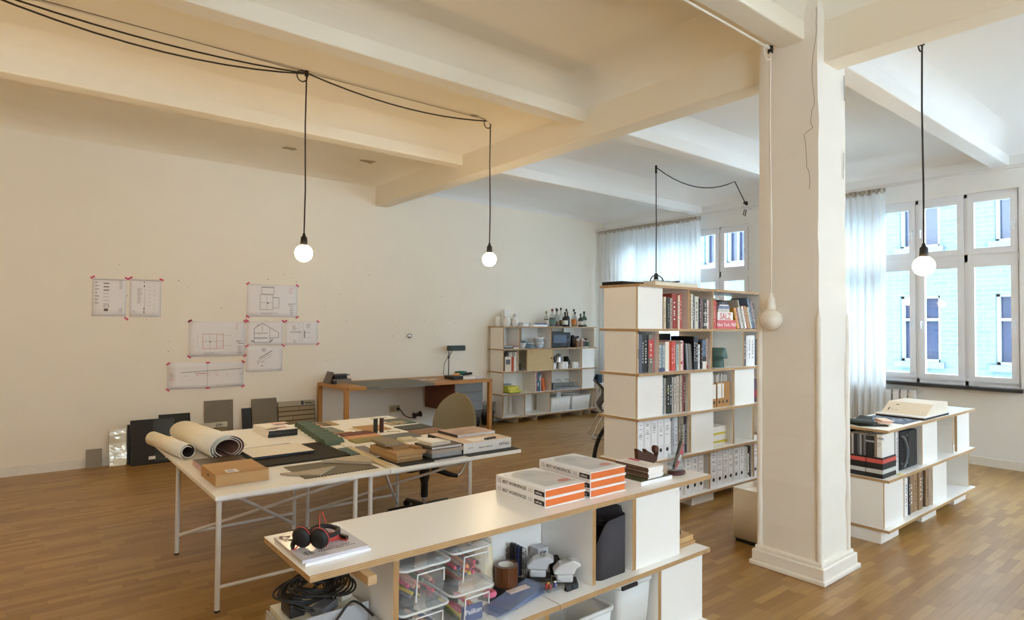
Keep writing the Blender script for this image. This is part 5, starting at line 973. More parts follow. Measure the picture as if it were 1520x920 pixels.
dc = B(5.45, 5.99, 8.2, 9.1, .41, DZ-.0425, m=0).build('drawer_cabinet', M((104, 50, 22), .5, var=.2, scale=8, stretch=(12, 1, 12)), parent=dk)
for k in range(3): B(5.452, 5.988, 8.178, 8.199, .415+.152*k, .559+.152*k).build('drawer_front', M((112, 116, 120), .5), parent=dc); 
B(5.46, 5.52, 8.17, 8.178, .715, .722).build('pull', M((190, 150, 90), .4), parent=dc)
# things on the desk
D0 = DZ+.0015
slab('box_file', 'tan grey flat box at the corner of the wooden desk', 'box', 3.70, 3.99, 8.82, 9.02, D0, .06, (128, 118, 104), 2); slab('box_file', 'black box on the tan grey box on the desk', 'box', 3.73, 3.93, 8.84, 9.02, D0+.0605, .055, (24, 24, 26), 4); slab('folder', 'dark folder on top of the black desk box', 'folder', 3.72, 3.98, 8.84, 9.04, D0+.116, .012, (60, 54, 56), -4)
mb = MB(); mb.raw([(3.645, 8.8, D0), (3.645, 9.05, D0), (3.71, 9.05, D0+.17), (3.71, 8.8, D0+.17)], [(0, 1, 2, 3)]); o_ = mb.build('slanted_folder', M((116, 108, 104), .7), label='grey folder slanting against the desk boxes', cat='folder'); o_.modifiers.new('s', 'SOLIDIFY').thickness = .004
slab('camera_bag', 'small black pouch on the inlay beside the boxes', 'pouch', 3.67, 3.72, 8.72, 8.78, D0, .05, (30, 30, 34))
for i, (x, y, a, rgb) in enumerate(((5.13, 8.62, 20, (214, 210, 206)), (5.22, 8.72, -15, (190, 184, 184)), (5.26, 8.56, 40, (226, 222, 216)), (5.08, 8.74, 65, (170, 164, 166)), (5.33, 8.62, 8, (206, 198, 194)))): slab('loose_paper', 'loose printed paper, %s in the scatter on the desk' % ORD[i], 'paper', x-.07, x+.07, y-.05, y+.05, D0+.0022*i, .002, rgb, a, 'loose papers on the desk', var=.2, scale=40)
slab('book', 'black book under the white ones on the wooden desk', 'book', 5.53, 5.72, 8.36, 8.62, D0, .055, (34, 32, 34), 4); slab('book', 'thick white book at the desk corner', 'book', 5.73, 5.98, 8.36, 8.62, D0, .05, (216, 214, 212), 0, mats=[M((60, 56, 60), .5), M((196, 190, 190), .5, var=.3, scale=12), M((232, 230, 226), .6)], m=(0, 1, 2, 2, 2, 2)); slab('book', 'pale open booklet by the desk leg', 'book', 6.0, 6.14, 8.34, 8.56, D0, .025, (214, 216, 224), -6)
MB().lathe(5.66, 8.46, [(.001, D0+.056), (.05, D0+.056), (.055, D0+.075), (.05, D0+.095), (.001, D0+.1)], 18).build('tape_roll', M((222, 160, 96), .5), label='orange and yellow tape roll on the black desk book', cat='tape')
MB().tube([(5.8, 8.48, D0+.062), (5.88, 8.5, D0+.075), (5.95, 8.44, D0+.085), (5.97, 8.5, D0+.068)], [.012, .022, .02, .012], 8).build('headset', BLACK, label='black headset lying on the thick white book', cat='headset')
dl = thing('desk_lamp', 'dark green desk lamp with a horizontal shade', 'lamp', (5.88, 9.02, D0))
LG_ = M((20, 48, 44), .4); MB().cyl(5.87, 9.04, .07, D0, D0+.014, 24).build('base', BLACK, parent=dl); MB().tube([(5.87, 9.02, D0+.01), (5.87, 9.02, 1.34)], .008, 8).build('pole', M((60, 62, 60), .4, .5), parent=dl); MB().ball((5.865, 9.02, 1.235), .022, 12, 8).build('joint', BLACK, parent=dl)
MB().tube([(5.87, 9.02, 1.24), (5.94, 9.02, 1.345)], .007, 8).build('strut', M((60, 62, 60), .4, .5), parent=dl); MB().tube([(5.86, 9.03, 1.23), (5.80, 9.05, 1.13), (5.79, 9.06, D0+.02)], .005, 6).build('cable', BLACK, parent=dl)
mb = MB(); pts = rr(5.845, 6.2, 8.95, 9.09, .06, 6); mb.prism(pts, 1.345, 1.435, lambda p, q, t: (p, q, t)); mb.build('shade', LG_, parent=dl, bev=.008)
MB().lathe(6.03, 8.88, [(.001, D0), (.085, D0), (.105, D0+.06), (.108, D0+.085), (.1, D0+.085), (.08, D0+.012), (.001, D0+.01)], 24).build('bowl', M((24, 96, 84), .3), label='teal bowl beside the desk lamp', cat='bowl')
# waste baskets with liners
for i, (x, y) in enumerate(((6.36, 8.95), (6.70, 9.0))):
    t = thing('waste_basket', ('black waste basket with a clear liner behind the desk leg', 'black waste basket with a clear liner next to the wall shelf')[i], 'basket', (x, y, 0), 'waste baskets by the desk')
    MB().lathe(x, y, [(.001, .002), (.1, .002), (.13, .26), (.124, .26), (.095, .012), (.001, .012)], 22).build('basket', BLACK, parent=t)
    mb = MB(); n = 22; vs = []
    for j, (r, z) in enumerate(((.118, .2), (.125, .27), (.145, .36+.03*i), (.15, .30), (.14, .2))):
        for k in range(n): a = 2*math.pi*k/n; w = 1+.07*math.sin(5*a+j)+.05*math.sin(9*a+2*j); vs.append((x+r*w*math.cos(a), y+r*w*math.sin(a)*.9, z+.02*math.sin(4*a+j)))
    mb.raw(vs, [(j*n+k, j*n+(k+1) % n, (j+1)*n+(k+1) % n, (j+1)*n+k) for j in range(4) for k in range(n)], 0, True); mb.build('liner', mat_frost((150, 152, 154), .4), parent=t)
# ---------------------------------------------------------------- wall shelf contents
CER = M((232, 230, 226), .4, var=.02); S4 = ZK[4]+.0006; S3 = ZK[3]+.0006; S2 = ZK[2]+.0006; S1 = ZK[1]+.0006; S0 = ZK[0]+.0006
def vase(label, x, y, z0, prof, n=24, smooth=True, ribs=0):
    mb = MB(); mb.lathe(x, y, [(r, z0+z) for r, z in prof], n, 0, smooth)
    if ribs:
        i = 0
        for j, (r, z) in enumerate(prof):
            for k in range(n):
                if k % 2: a = 2*math.pi*k/n; mb.v[j*n+k] = (x+r*.94*math.cos(a), y+r*.94*math.sin(a), z0+z)
    return mb.build('vase', CER, label=label, cat='vase', group='white vases on the wall shelf')
sph = lambda R, h: [(.001, 0), (R*.45, 0)]+[(R*math.sin(math.pi*t/12), R-R*math.cos(math.pi*t/12)) for t in range(2, 11)]+[(R*.35, R*1.98), (R*.35, h)]
vase('slim white oval vase at the end of the wall shelf', 6.99, 9.08, S4, [(.001, 0), (.045, 0), (.055, .08), (.05, .15), (.03, .19), (.025, .185)])
vase('ribbed white globe vase nearer the shelf end', 7.08, 8.95, S4, sph(.085, .18), 32, ribs=1); vase('ribbed white globe vase nearer the white books', 7.27, 8.95, S4, sph(.082, .178), 32, ribs=1)
mb = MB(); pts = rr(7.115, 7.245, 9.05, 9.15, .012, 3); mb.prism(pts, S4, S4+.31, lambda p, q, t: (p, q, t)); mb.build('vase', CER, label='tall square white vase behind the globe vases', cat='vase', group='white vases on the wall shelf')
vase('tall white cylinder vase beside the globe vases', 7.40, 9.08, S4, [(.001, 0), (.045, 0), (.045, .22), (.038, .235), (.032, .23)])
slab('white_box', 'small white box next to the globe vases', 'box', 7.40, 7.53, 8.84, 8.98, S4, .06, (238, 238, 240)); slab('grey_box', 'flat grey box behind the white books on the wall shelf', 'box', 7.5, 7.66, 8.96, 9.12, S4, .07, (186, 184, 182))
slab('book', 'lower white book beside the bottles', 'book', 7.66, 8.01, 8.84, 9.1, S4, .035, (240, 240, 244)); slab('book', 'upper white book with dark print beside the bottles', 'book', 7.67, 8.0, 8.85, 9.1, S4+.0355, .032, (226, 226, 232), 1, mats=[M((228, 228, 234), .5), M((90, 92, 120), .6, var=.9, scale=22)], m=(0, 0, 1, 0, 0, 0))
def bottle(x, y, h, r, glass, liq, cap, lab, label, lvl=.35):
    t = thing('bottle', label, 'bottle', (x, y, S4), 'spirit bottles on the wall shelf')
    MB().lathe(x, y, [(.001, S4), (r, S4), (r, S4+h*.55), (r*.85, S4+h*.62), (r*.3, S4+h*.72), (r*.28, S4+h*.9), (.001, S4+h*.9)], 18).build('glass', glass, parent=t)
    if liq: MB().lathe(x, y, [(.001, S4+.006), (r*.93, S4+.006), (r*.93, S4+h*lvl), (.001, S4+h*lvl)], 18).build('liquid', liq, parent=t)
    MB().cyl(x, y, r*.36, S4+h*.86, S4+h, 14).build('cap', cap, parent=t)
    if lab: MB().lathe(x, y, [(r*1.01, S4+h*.14), (r*1.01, S4+h*.42)], 18).build('paper_label', lab, parent=t)
gc = mat_frost((190, 200, 200), .22); gd = M((18, 16, 14), .15); gn = mat_frost((20, 90, 50), .8); AMB = M((120, 62, 18), .2); GOLD = M((176, 130, 30), .2); BRN = M((60, 30, 14), .2)
wl_ = M((226, 222, 212), .7); tl_ = M((90, 124, 118), .7); ol_ = M((206, 120, 60), .7); BK = M((20, 20, 20), .5); CK = M((150, 120, 80), .7); RC = M((110, 30, 24), .5)
for a in ((8.10, 8.98, .30, .045, gc, M((96, 44, 20), .2), CK, wl_, 'clear bottle with cork and white label, first beside the white books', .5), (8.185, 8.9, .345, .062, gc, BRN, RC, tl_, 'squat dark bottle with a teal label', .5), (8.33, 8.92, .35, .052, gc, AMB, BK, None, 'clear faceted bottle without label next to the teal one', .28), (8.43, 9.05, .37, .045, gc, GOLD, BK, None, 'tall clear bottle half hidden at the back', .3), (8.51, 8.88, .29, .056, gd, None, BK, wl_, 'dark bottle with a white label in the middle', .5), (8.565, 9.06, .38, .045, gc, AMB, BK, None, 'tallest clear bottle behind the dark one', .35), (8.625, 8.93, .31, .046, gd, None, CK, BK, 'black labelled bottle right of centre', .5), (8.70, 9.04, .36, .052, gc, GOLD, BK, None, 'clear bottle with a fat black stopper', .22), (8.775, 8.9, .355, .052, gc, GOLD, BK, ol_, 'clear bottle with an orange label', .2), (8.905, 9.0, .30, .05, gc, GOLD, BK, None, 'clear bottle with yellow liquor behind the white label', .4), (8.945, 8.88, .265, .052, gd, None, BK, wl_, 'small dark bottle with a white label before the green one', .5), (9.085, 8.92, .315, .058, gn, None, BK, wl_, 'green glass bottle at the end of the row', .5)):
    bottle(*a[:9], a[9])
# microwave tier
mw = thing('microwave', 'black microwave oven on the wall shelf', 'microwave', (8.4, 9.0, S3))
B(8.135, 8.62, 8.85, 9.16, S3+.012, S3+.30).build('body', M((26, 30, 38), .35), parent=mw, bev=.006)
for x in (8.17, 8.58): B(x, x+.02, 8.9, 8.94, S3, S3+.012).build('foot', BLACK, parent=mw)
dr = B(8.14, 8.535, 8.836, 8.849, S3+.02, S3+.292).build('door', M((20, 24, 32), .2), parent=mw, bev=.003); B(8.165, 8.515, 8.834, 8.8365, S3+.09, S3+.25).build('window', M((74, 88, 110), .12), parent=dr)
B(8.54, 8.617, 8.838, 8.849, S3+.02, S3+.292).build('control_panel', M((40, 46, 56), .35), parent=mw)
for z in (.1, .21): MB().lathe(0, 0, [(.001, 0), (.026, 0), (.024, .014), (.001, .015)], 18).xf(Matrix.Translation((8.578, 8.838, S3+z)) @ Matrix.Rotation(R_(90), 4, 'X')).build('knob', M((24, 26, 32), .3), parent=mw)
slab('tray_lid', 'black round lid on the microwave', 'lid', 8.2, 8.45, 8.88, 9.1, S3+.301, .014, (16, 16, 18))
MB().lathe(8.79, 8.95, [(.001, S3), (.045, S3), (.042, S3+.22), (.03, S3+.24), (.001, S3+.24)], 18).build('thermos', BLACK, label='black thermos flask between microwave and jars', cat='flask')
for i, (x, y, r, h, rgb, wd) in enumerate(((8.88, 8.9, .035, .16, (150, 110, 84), 'brown'), (8.94, 9.02, .04, .21, (130, 92, 60), 'tall brown'), (8.98, 8.88, .032, .18, (186, 150, 126), 'blush'), (9.03, 9.04, .038, .22, (206, 204, 206), 'tall white'), (9.06, 8.9, .03, .15, (74, 60, 60), 'dark'), (9.12, 9.02, .04, .18, (160, 120, 70), 'amber'), (9.16, 8.9, .033, .13, (60, 110, 90), 'green'), (9.215, 9.0, .034, .17, (176, 160, 120), 'straw'))):
    t = thing('spice_jar', '%s jar in the pantry cluster beside the thermos' % wd, 'jar', (x, y, S3), 'jars on the wall shelf'); MB().cyl(x, y, r, S3, S3+h*.82, 14).build('jar', M(rgb, .4, var=.2), parent=t); MB().cyl(x, y, r*.85, S3+h*.82, S3+h, 14).build('lid', M((60, 46, 40) if i % 2 else (210, 206, 200), .4), parent=t)
MB().lathe(9.05, 8.83, [(.001, S3), (.05, S3), (.07, S3+.012), (.001, S3+.008)], 18).build('saucer', CER, label='white saucer in front of the jars', cat='saucer')
def bowl(name, label, x, y, z, r, h, rgb, cat, group):
    MB().lathe(x, y, [(.001, z), (r*.5, z), (r, z+h), (r*.95, z+h), (r*.45, z+.012), (.001, z+.01)], 22).build(name, M(rgb, .35), label=label, cat=cat, group=group)
bowl('bowl', 'single white bowl left of the plates on the wall shelf', 7.40, 8.86, S3, .07, .10, (222, 226, 228), 'bowl', None)
for i in range(3): bowl('plate', 'blue grey plate, %s from the shelf in the pile' % ORD[i], 7.56+.012*i, 8.94, S3+.03*i, .135, .028, (140, 164, 176), 'plate', 'plates on the wall shelf')
for i, (x, a) in enumerate(((7.46, .4), (7.60, .2))): bowl('bowl', ('slate blue bowl behind the single white bowl', 'pale blue bowl set on the plates')[i], x, 9.04, S3+(.055 if i else 0.0), .09, .09, (150, 170, 182) if i else (90, 106, 118), 'bowl', None)
for i in range(4): bowl('bowl', 'white bowl with blue band, %s from the shelf in the stack' % ORD[i], 7.85, 8.92, S3+.046*i, .115, .065, (226, 228, 228) if i % 2 else (186, 198, 208), 'bowl', 'bowl stack on the wall shelf')
for i, (x, rgb, wd, h) in enumerate(((7.05, (60, 62, 64), 'dark', .03), (7.05, (214, 214, 210), 'pale', .014))): slab('magazine', '%s magazine in the lying pile near the shelf end' % wd, 'magazine', x-.12, x+.1, 8.82, 9.06, S3+(.031 if i else 0), h, rgb, 3*i)
for i in range(3): slab('magazine', 'white magazine, %s from the board beside the dark pile' % ORD[i], 'magazine', 7.155-.008*i, 7.262-.004*i, 8.81, 9.08, S3+.016*i, .015, [(232, 232, 232), (206, 196, 190), (150, 60, 60)][i], 0, 'white magazines on the wall shelf')
# second tier
mb = B(6.94, 7.19, 8.80, 8.815, S2, S2+.27); mb.raw([(7.085, 8.7994, S2), (7.145, 8.7994, S2), (7.145, 8.7994, S2+.27), (7.085, 8.7994, S2+.27)], [(0, 1, 2, 3)], 1); mb.raw([(6.96, 8.7994, S2+.13), (7.06, 8.7994, S2+.13), (7.06, 8.7994, S2+.22), (6.96, 8.7994, S2+.22)], [(0, 1, 2, 3)], 2)
mb.build('display_book', [M((228, 216, 200), .5), M((176, 66, 40), .5), M((96, 100, 108), .5, var=.5, scale=40)], label='cream book with a red band displayed face on', cat='book')
row([(7.0, 7.03, .34, (50, 46, 52), 'plum dark book'), (7.032, 7.06, .345, (90, 92, 96), 'grey book'), (7.062, 7.085, .345, (226, 226, 226), 'white book'), (7.087, 7.105, .34, (150, 152, 156), 'silver book'), (7.107, 7.13, .35, (236, 234, 226), 'ivory book'), (7.132, 7.15, .35, (60, 62, 60), 'black book'), (7.152, 7.175, .35, (206, 202, 190), 'sand book'), (7.177, 7.2, .35, (120, 96, 60), 'tan book'), (7.202, 7.24, .35, (236, 236, 236), 'bright white book')], ZK[2], 'behind the displayed cream book', 'books on the wall shelf', yf=8.83, d=.26)
t = thing('coffee_tin', 'dark jar with a wire handle left of the cork door', 'jar', (7.36, 8.95, S2)); MB().cyl(7.36, 8.95, .07, S2, S2+.12, 18).build('tin', M((34, 30, 26), .4), parent=t); MB().tube([(7.36+.06*math.cos(a), 8.9, S2+.22+.06*math.sin(a)) for a in [2*math.pi*k/18 for k in range(18)]], .004, 6, closed=True).build('handle', M((150, 140, 110), .4, .5), parent=t)
for i, (x, y, r, h, lb) in enumerate(((8.19, 8.86, .045, .12, 'white mug half hidden by the cork door'), (8.40, 8.86, .062, .13, 'white mug in front of the cafetiere'), (8.51, 8.87, .058, .128, 'white mug beside the cafetiere'), (8.73, 8.86, .045, .12, 'white mug with a shadow near the white panel'), (8.82, 8.88, .043, .115, 'white mug next to the white panel'), (8.30, 8.95, .05, .12, 'grey mug behind the white mugs'))):
    t = thing('mug', lb, 'mug', (x, y, S2), 'mugs on the wall shelf'); mm_ = M((238, 236, 234), .35) if i != 5 else M((150, 152, 154), .4)
    MB().lathe(x, y, [(.001, S2), (r*.9, S2), (r, S2+.02), (r, S2+h), (r*.93, S2+h), (r*.9, S2+.012), (.001, S2+.01)], 20).build('cup', mm_, parent=t); MB().tube([(x+r*.9+.03*math.sin(a), y, S2+h*.5+.035*math.cos(a)) for a in [math.pi*k/8 for k in range(9)]], .006, 6).build('handle', mm_, parent=t)
t = thing('cafetiere', 'steel cafetiere with a black lid and handle', 'cafetiere', (8.66, 9.0, S2)); MB().lathe(8.66, 9.0, [(.001, S2), (.055, S2), (.055, S2+.2), (.001, S2+.2)], 18).build('glass', M((60, 60, 64), .15, .6), parent=t); MB().lathe(8.66, 9.0, [(.058, S2+.2), (.05, S2+.225), (.001, S2+.23)], 18).build('lid', BLACK, parent=t); MB().tube([(8.715, 9.0, S2+.18), (8.76, 9.0, S2+.15), (8.75, 9.0, S2+.06), (8.715, 9.0, S2+.04)], .009, 8).build('handle', BLACK, parent=t)
t = thing('espresso_pot', 'shiny steel kettle behind the mugs', 'kettle', (8.50, 9.06, S2)); MB().lathe(8.50, 9.06, [(.001, S2), (.075, S2), (.08, S2+.06), (.06, S2+.2), (.05, S2+.27), (.001, S2+.29)], 20).build('body', CHROME, parent=t); MB().tube([(8.42, 9.06, S2+.24), (8.38, 9.06, S2+.2), (8.42, 9.06, S2+.1)], .01, 8).build('handle', BLACK, parent=t)
# third tier
for i in range(9):
    rgb, wd = (((206, 196, 60), 'yellow'), ((226, 220, 120), 'pale yellow'), ((52, 50, 46), 'dark'), ((214, 204, 70), 'bright yellow'))[(2, 0, 3, 1, 0, 3, 1, 0, 3)[i]]
    slab('magazine', '%s magazine, %s from the board in the slumped pile' % (wd, ORD[i]), 'magazine', 7.0+.012*(8-i), 7.32-.012*i+.04*(i % 3), 8.83, 9.04, S1+.0145*i, .014, rgb, -4+i*1.5, 'yellow magazines on the wall shelf')
slab('newspaper', 'grey newspaper bundle behind the yellow magazines', 'paper', 6.94, 7.3, 9.06, 9.15, S1, .16, (150, 154, 158))
row([(7.69, 7.712, .36, (214, 206, 120), 'pale lime book'), (7.714, 7.742, .37, (240, 240, 238), 'white book'), (7.744, 7.772, .35, (150, 90, 110), 'mauve book', ((.4, .6, (80, 110, 140)),)), (7.774, 7.80, .34, (90, 120, 150), 'blue book', ((.3, .5, (230, 230, 230)),)), (7.802, 7.83, .34, (60, 110, 130), 'petrol book', ((.6, .8, (220, 200, 190)),)), (7.832, 7.856, .33, (196, 190, 190), 'pale book')], ZK[1], 'in the lower book niche of the wall shelf', 'books on the wall shelf', yf=8.84, d=.26)
book(7.90, 7.955, S1, .25, (214, 98, 40), 'orange book slanting against the lower niche books', yf=8.84, d=.24, lean=R_(-8))
t = thing('glass_tray', 'grey tray carrying drinking glasses on the wall shelf', 'tray', (8.55, 8.95, S1)); B(8.25, 8.86, 8.82, 9.1, S1, S1+.012).build('plate', M((170, 174, 180), .4), parent=t); MB().tube([(8.25, 8.82, S1+.03), (8.86, 8.82, S1+.03), (8.88, 9.1, S1+.03), (8.23, 9.1, S1+.03)], .012, 6, closed=True).build('rim', M((176, 180, 186), .35, .3), parent=t)
for i in range(10):
    x = 8.32+.115*(i % 5)+.03*(i > 4); y = 8.88+.11*(i > 4); MB().lathe(x, y, [(.001, S1+.0125), (.036, S1+.0125), (.042, S1+.125), (.039, S1+.125), (.033, S1+.02), (.001, S1+.02)], 16).build('drinking_glass', CLEAR, label='clear tumbler, %s in the %s row on the grey tray' % (ORD[i % 5], 'front' if i < 5 else 'back'), cat='glass', group='tumblers on the tray')
for i, x in enumerate((8.36, 8.6)): MB().tube([(x, 8.9, S1+.16), (x, 8.96, S1+.19), (x+.08, 8.99, S1+.19), (x+.09, 8.92, S1+.16), (x+.07, 8.9, S1+.14)], .004, 6).build('wire_rack', M((110, 112, 116), .3, .6), label=('bent wire rack over the first tumblers', 'bent wire rack over the last tumblers')[i], cat='rack', group='wire racks on the tray')
mb = MB().cyl(8.16, 8.9, .05, S1, S1+.14, 16); mb.build('dark_jug', M((50, 52, 56), .3), label='dark jug left of the glasses tray', cat='jug')
# bottom tier tubs
WP = M((232, 232, 230), .35)
tub(8.09, 8.63, 8.80, 9.16, S0, .27, 'white plastic tub with paper sticking out on the bottom tier', WP, 'white tubs on the wall shelf'); tub(8.645, 9.18, 8.80, 9.16, S0, .27, 'white plastic tub at the end of the bottom tier', WP, 'white tubs on the wall shelf')
MB().rbox(8.42, 8.95, .16, .004, S0+.1, S0+.36, .3).build('paper_sheet', PAPER, label='white sheet sticking out of the first tub', cat='paper')

# ---------------------------------------------------------------- drawings taped to the wall
def sheet(label, x0, x1, z0, z1, draw, tapes, sag_=.0):
    t = thing('drawing_sheet', label, 'drawing', ((x0+x1)/2, YW-.004, z0), 'sheets taped to the wall')
    mb = MB(); nx, nz = 8, 6; vs = []
    for j in range(nz+1):
        for i in range(nx+1):
            u, v = i/nx, j/nz; bul = .006*math.sin(math.pi*u)*(1-v)+.012*(1-v)**3*math.sin(math.pi*u*1.0); vs.append((x0+(x1-x0)*u, YW-.003-bul, z0+(z1-z0)*v-.012*sag_*math.sin(math.pi*u)*(1-v)))
    mb.raw(vs, [(j*(nx+1)+i, j*(nx+1)+i+1, (j+1)*(nx+1)+i+1, (j+1)*(nx+1)+i) for j in range(nz) for i in range(nx)], 0, True); o = mb.build('paper', PAPER, parent=t); s = o.modifiers.new('s', 'SOLIDIFY'); s.thickness = .001
    ink = MB(); w, h = x1-x0, z1-z0; Yp = YW-.0235
    def ln(pts, lw=.004, m=0): ink.strip([(x0+w*a, YW-.0045-.018*(1-min(1, b)), z0+h*b) for a, b in pts], (0, -1, 0), lw, m)
    def tx(x, z, n, wd=.1, gap=.03, m=0):
        for k in range(n): ln([(x, z-k*gap), (x+wd*random.uniform(.5, 1), z-k*gap)], .0045, m)
    draw(ln, tx); ink.build('ink_lines', [M((158, 153, 157), .9), M((104, 100, 104), .9), M((214, 160, 160), .9)], parent=t, kind='stuff')
    for (u, v, a) in tapes:
        mb = MB(); ca, sa = math.cos(a), math.sin(a); cx, cz = x0+w*u, z0+h*v; yy = YW-.028
        for dx, dz in ((-.026, -.011), (.026, -.011), (.026, .011), (-.026, .011)): mb.v.append((cx+ca*dx-sa*dz, yy+.012*(v > .5), cz+sa*dx+ca*dz))
        mb.f.append((0, 1, 2, 3)); mb.mi.append(0); mb.sm.append(False); mb.build('tape', PINKTAPE, parent=t)
C4 = [(.01, 1.0, .6), (.99, 1.0, -.6), (.01, .0, -.6), (.99, .0, .6)]
def rect(ln, a, b, c, d, lw=.004, m=0): ln([(a, b), (c, b), (c, d), (a, d), (a, b)], lw, m)
def d_list(ln, tx):
    ln([(.02, .97), (.98, .97)], .004, 1)
    for k in range(7): tx(.08, .9-.09*k, 2, .12, .025, 1); ln([(.32, .87-.09*k), (.48, .87-.09*k)], .012 if k < 3 else .004, 1 if k < 3 else 0)
    rect(ln, .34, .24, .48, .3, .006); ln([(.34, .17), (.46, .17)], .03, 1); tx(.78, .95, 8, .12, .03); tx(.78, .2, 4, .14, .03)
def d_list2(ln, tx):
    ln([(.05, .97), (.98, .97)], .004, 1)
    for z in (.92, .82, .21, .12): ln([(.44, z), (.47, z)], .03 if z != .92 else .012, 1)
    tx(.24, .75, 14, .15, .03); tx(.45, .72, 10, .05, .05); tx(.6, .8, 6, .06, .1); tx(.76, .82, 6, .05, .12); tx(.1, .15, 2, .1)
def d_plan1(ln, tx):
    rect(ln, .28, .7, .52, .92, .006); ln([(.28, .9), (.52, .9)], .008); rect(ln, .25, .22, .5, .68, .006); ln([(.25, .44), (.5, .44)]); ln([(.38, .22), (.38, .66)]); rect(ln, .5, .28, .62, .6, .006); ln([(.5, .6), (.62, .6)], .01); ln([(.38, .41), (.42, .43)], .012, 1)
    tx(.25, .12, 2, .38, .03); tx(.82, .9, 5, .1, .04, 2); tx(.8, .42, 3, .16, .02); tx(.82, .34, 1, .14, .03, 1)
    for k in range(4): tx(.84, .28-.06*k, 2, .1, .02)
def d_plan2(ln, tx):
    rect(ln, .24, .22, .6, .64, .006, 2); ln([(.24, .43), (.6, .43)], .003); ln([(.36, .22), (.36, .64)], .003); ln([(.48, .22), (.48, .64)], .005, 2); ln([(.36, .4), (.38, .42)], .014, 1); ln([(.5, .3), (.75, .3)], .002); ln([(.5, .6), (.75, .6)], .002)
    for k in range(6): ln([(.14, .3+.06*k), (.16, .32+.06*k)], .003)
    tx(.25, .1, 2, .35, .03); tx(.82, .92, 6, .06, .03, 2); tx(.83, .44, 3, .12, .02); ln([(.86, .36), (.96, .36)], .006, 1)
    for k in range(4): tx(.86, .28-.06*k, 2, .09, .02)
def d_section(ln, tx):
    ln([(.2, .12), (.2, .7), (.42, .92), (.86, .52), (.86, .32), (.62, .3), (.62, .12), (.2, .12)], .008); ln([(.2, .5), (.56, .5)], .008); ln([(.2, .3), (.56, .3)], .012); ln([(.62, .3), (.62, .7)], .006); ln([(.42, .9), (.42, .55)], .004); ln([(.12, .2), (.2, .13)], .02); ln([(.62, .12), (.7, .24)], .02); ln([(.28, .85), (.34, .83)], .008, 1); tx(.3, .45, 1, .08); tx(.3, .25, 1, .08)
def d_detail(ln, tx):
    ln([(.16, .55), (.5, .55)], .008); ln([(.16, .5), (.48, .5)], .003); ln([(.42, .9), (.42, .1)], .003); ln([(.5, .55), (.5, .1)], .004); ln([(.58, .6), (.58, .3)], .022); ln([(.55, .28), (.85, .3)], .003); ln([(.62, .52), (.76, .52)], .006); ln([(.56, .95), (.52, .75), (.56, .6)], .003); tx(.22, .8, 4, .16, .05, 1); tx(.64, .88, 4, .16, .05, 1); tx(.24, .2, 3, .12, .05)
def d_eave(ln, tx):
    ln([(.35, .52), (.7, .82)], .009, 1); ln([(.33, .42), (.7, .72)], .004); ln([(.38, .36), (.7, .62)], .004); ln([(.32, .45), (.32, .28)], .008); ln([(.36, .4), (.52, .34)], .004); ln([(.4, .25), (.46, .2)], .012); tx(.42, .92, 4, .16, .035, 1)
    for k in range(3): ln([(.36+.1*k, .44+.09*k), (.42+.1*k, .5+.09*k)], .003)
def d_elev(ln, tx):
    ln([(.17, .64), (.97, .72)], .006, 1); ln([(.34, .6), (.66, .59)], .004, 2); ln([(.35, .58), (.5, .57)], .008, 2); tx(.03, .62, 3, .08, .05); tx(.03, .46, 3, .07, .05, 2)
    for x in (.22, .36, .5, .62, .75, .95): ln([(x, .5), (x+.03, .5)], .007, 2)
    ln([(.508, .02), (.508, .98)], .004)
sheet('spec list sheet taped at the far end of the wall, column of bars', .745, 1.11, 1.87, 2.345, d_list, [(1.0, 1.02, -.6), (1.0, -.06, -.7), (.0, 1.02, .6)])
sheet('spec list sheet with small black squares next to the bar list', 1.143, 1.50, 1.87, 2.355, d_list2, [(.01, 1.02, .6), (1.0, 1.01, -.4)])
sheet('highest floor plan drawing above the house section', 2.58, 3.305, 1.89, 2.365, d_plan1, C4); sheet('wide floor plan drawing left of the house section', 1.837, 2.568, 1.335, 1.82, d_plan2, C4+[(.02, 1.0, .5)])
sheet('house cross section drawing with sloping roof lines', 2.583, 3.104, 1.48, 1.826, d_section, [(.01, 1.02, -.6), (.99, 1.01, -.6), (.01, -.02, .6), (.99, -.02, -.6)]); sheet('wall detail drawing beside the house section', 3.126, 3.628, 1.48, 1.83, d_detail, [(.01, 1.0, .6), (.99, 1.0, -.6), (.99, .02, .6)])
sheet('eave detail drawing below the house section', 2.585, 3.095, 1.10, 1.46, d_eave, []); sheet('long site elevation drawing joined from two pages, lowest on the wall', 1.588, 2.555, .905, 1.25, d_elev, C4+[(.51, 1.0, 0), (.51, 0, 0)])
# socket, knob
t = thing('wall_socket', 'double wall socket under the wooden desk', 'socket', (4.95, YW-.01, .33)); B(4.865, 5.05, YW-.016, YW, .335, .45).build('plate', M((196, 180, 140), .5), parent=t, bev=.004)
for x in (4.912, 5.003): MB().lathe(0, 0, [(.001, .002), (.03, .002), (.034, .0), (.034, .006)], 20).xf(Matrix.Translation((x, YW-.02, .392)) @ Matrix.Rotation(R_(90), 4, 'X')).build('outlet', M((170, 154, 116), .5), parent=t)
t = thing('power_cord', 'black plug and cord hanging from the wall socket', 'cord', (5.2, YW-.05, .2)); MB().tube([(5.003, YW-.028, .392), (5.003, YW-.06, .392)], .024, 12).build('plug', BLACK, parent=t); MB().tube(smooth([(5.003, YW-.06, .392), (5.03, YW-.08, .37), (5.1, YW-.06, .29), (5.18, YW-.06, .24), (5.28, YW-.07, .22)]), .008, 8).build('cord', BLACK, parent=t)
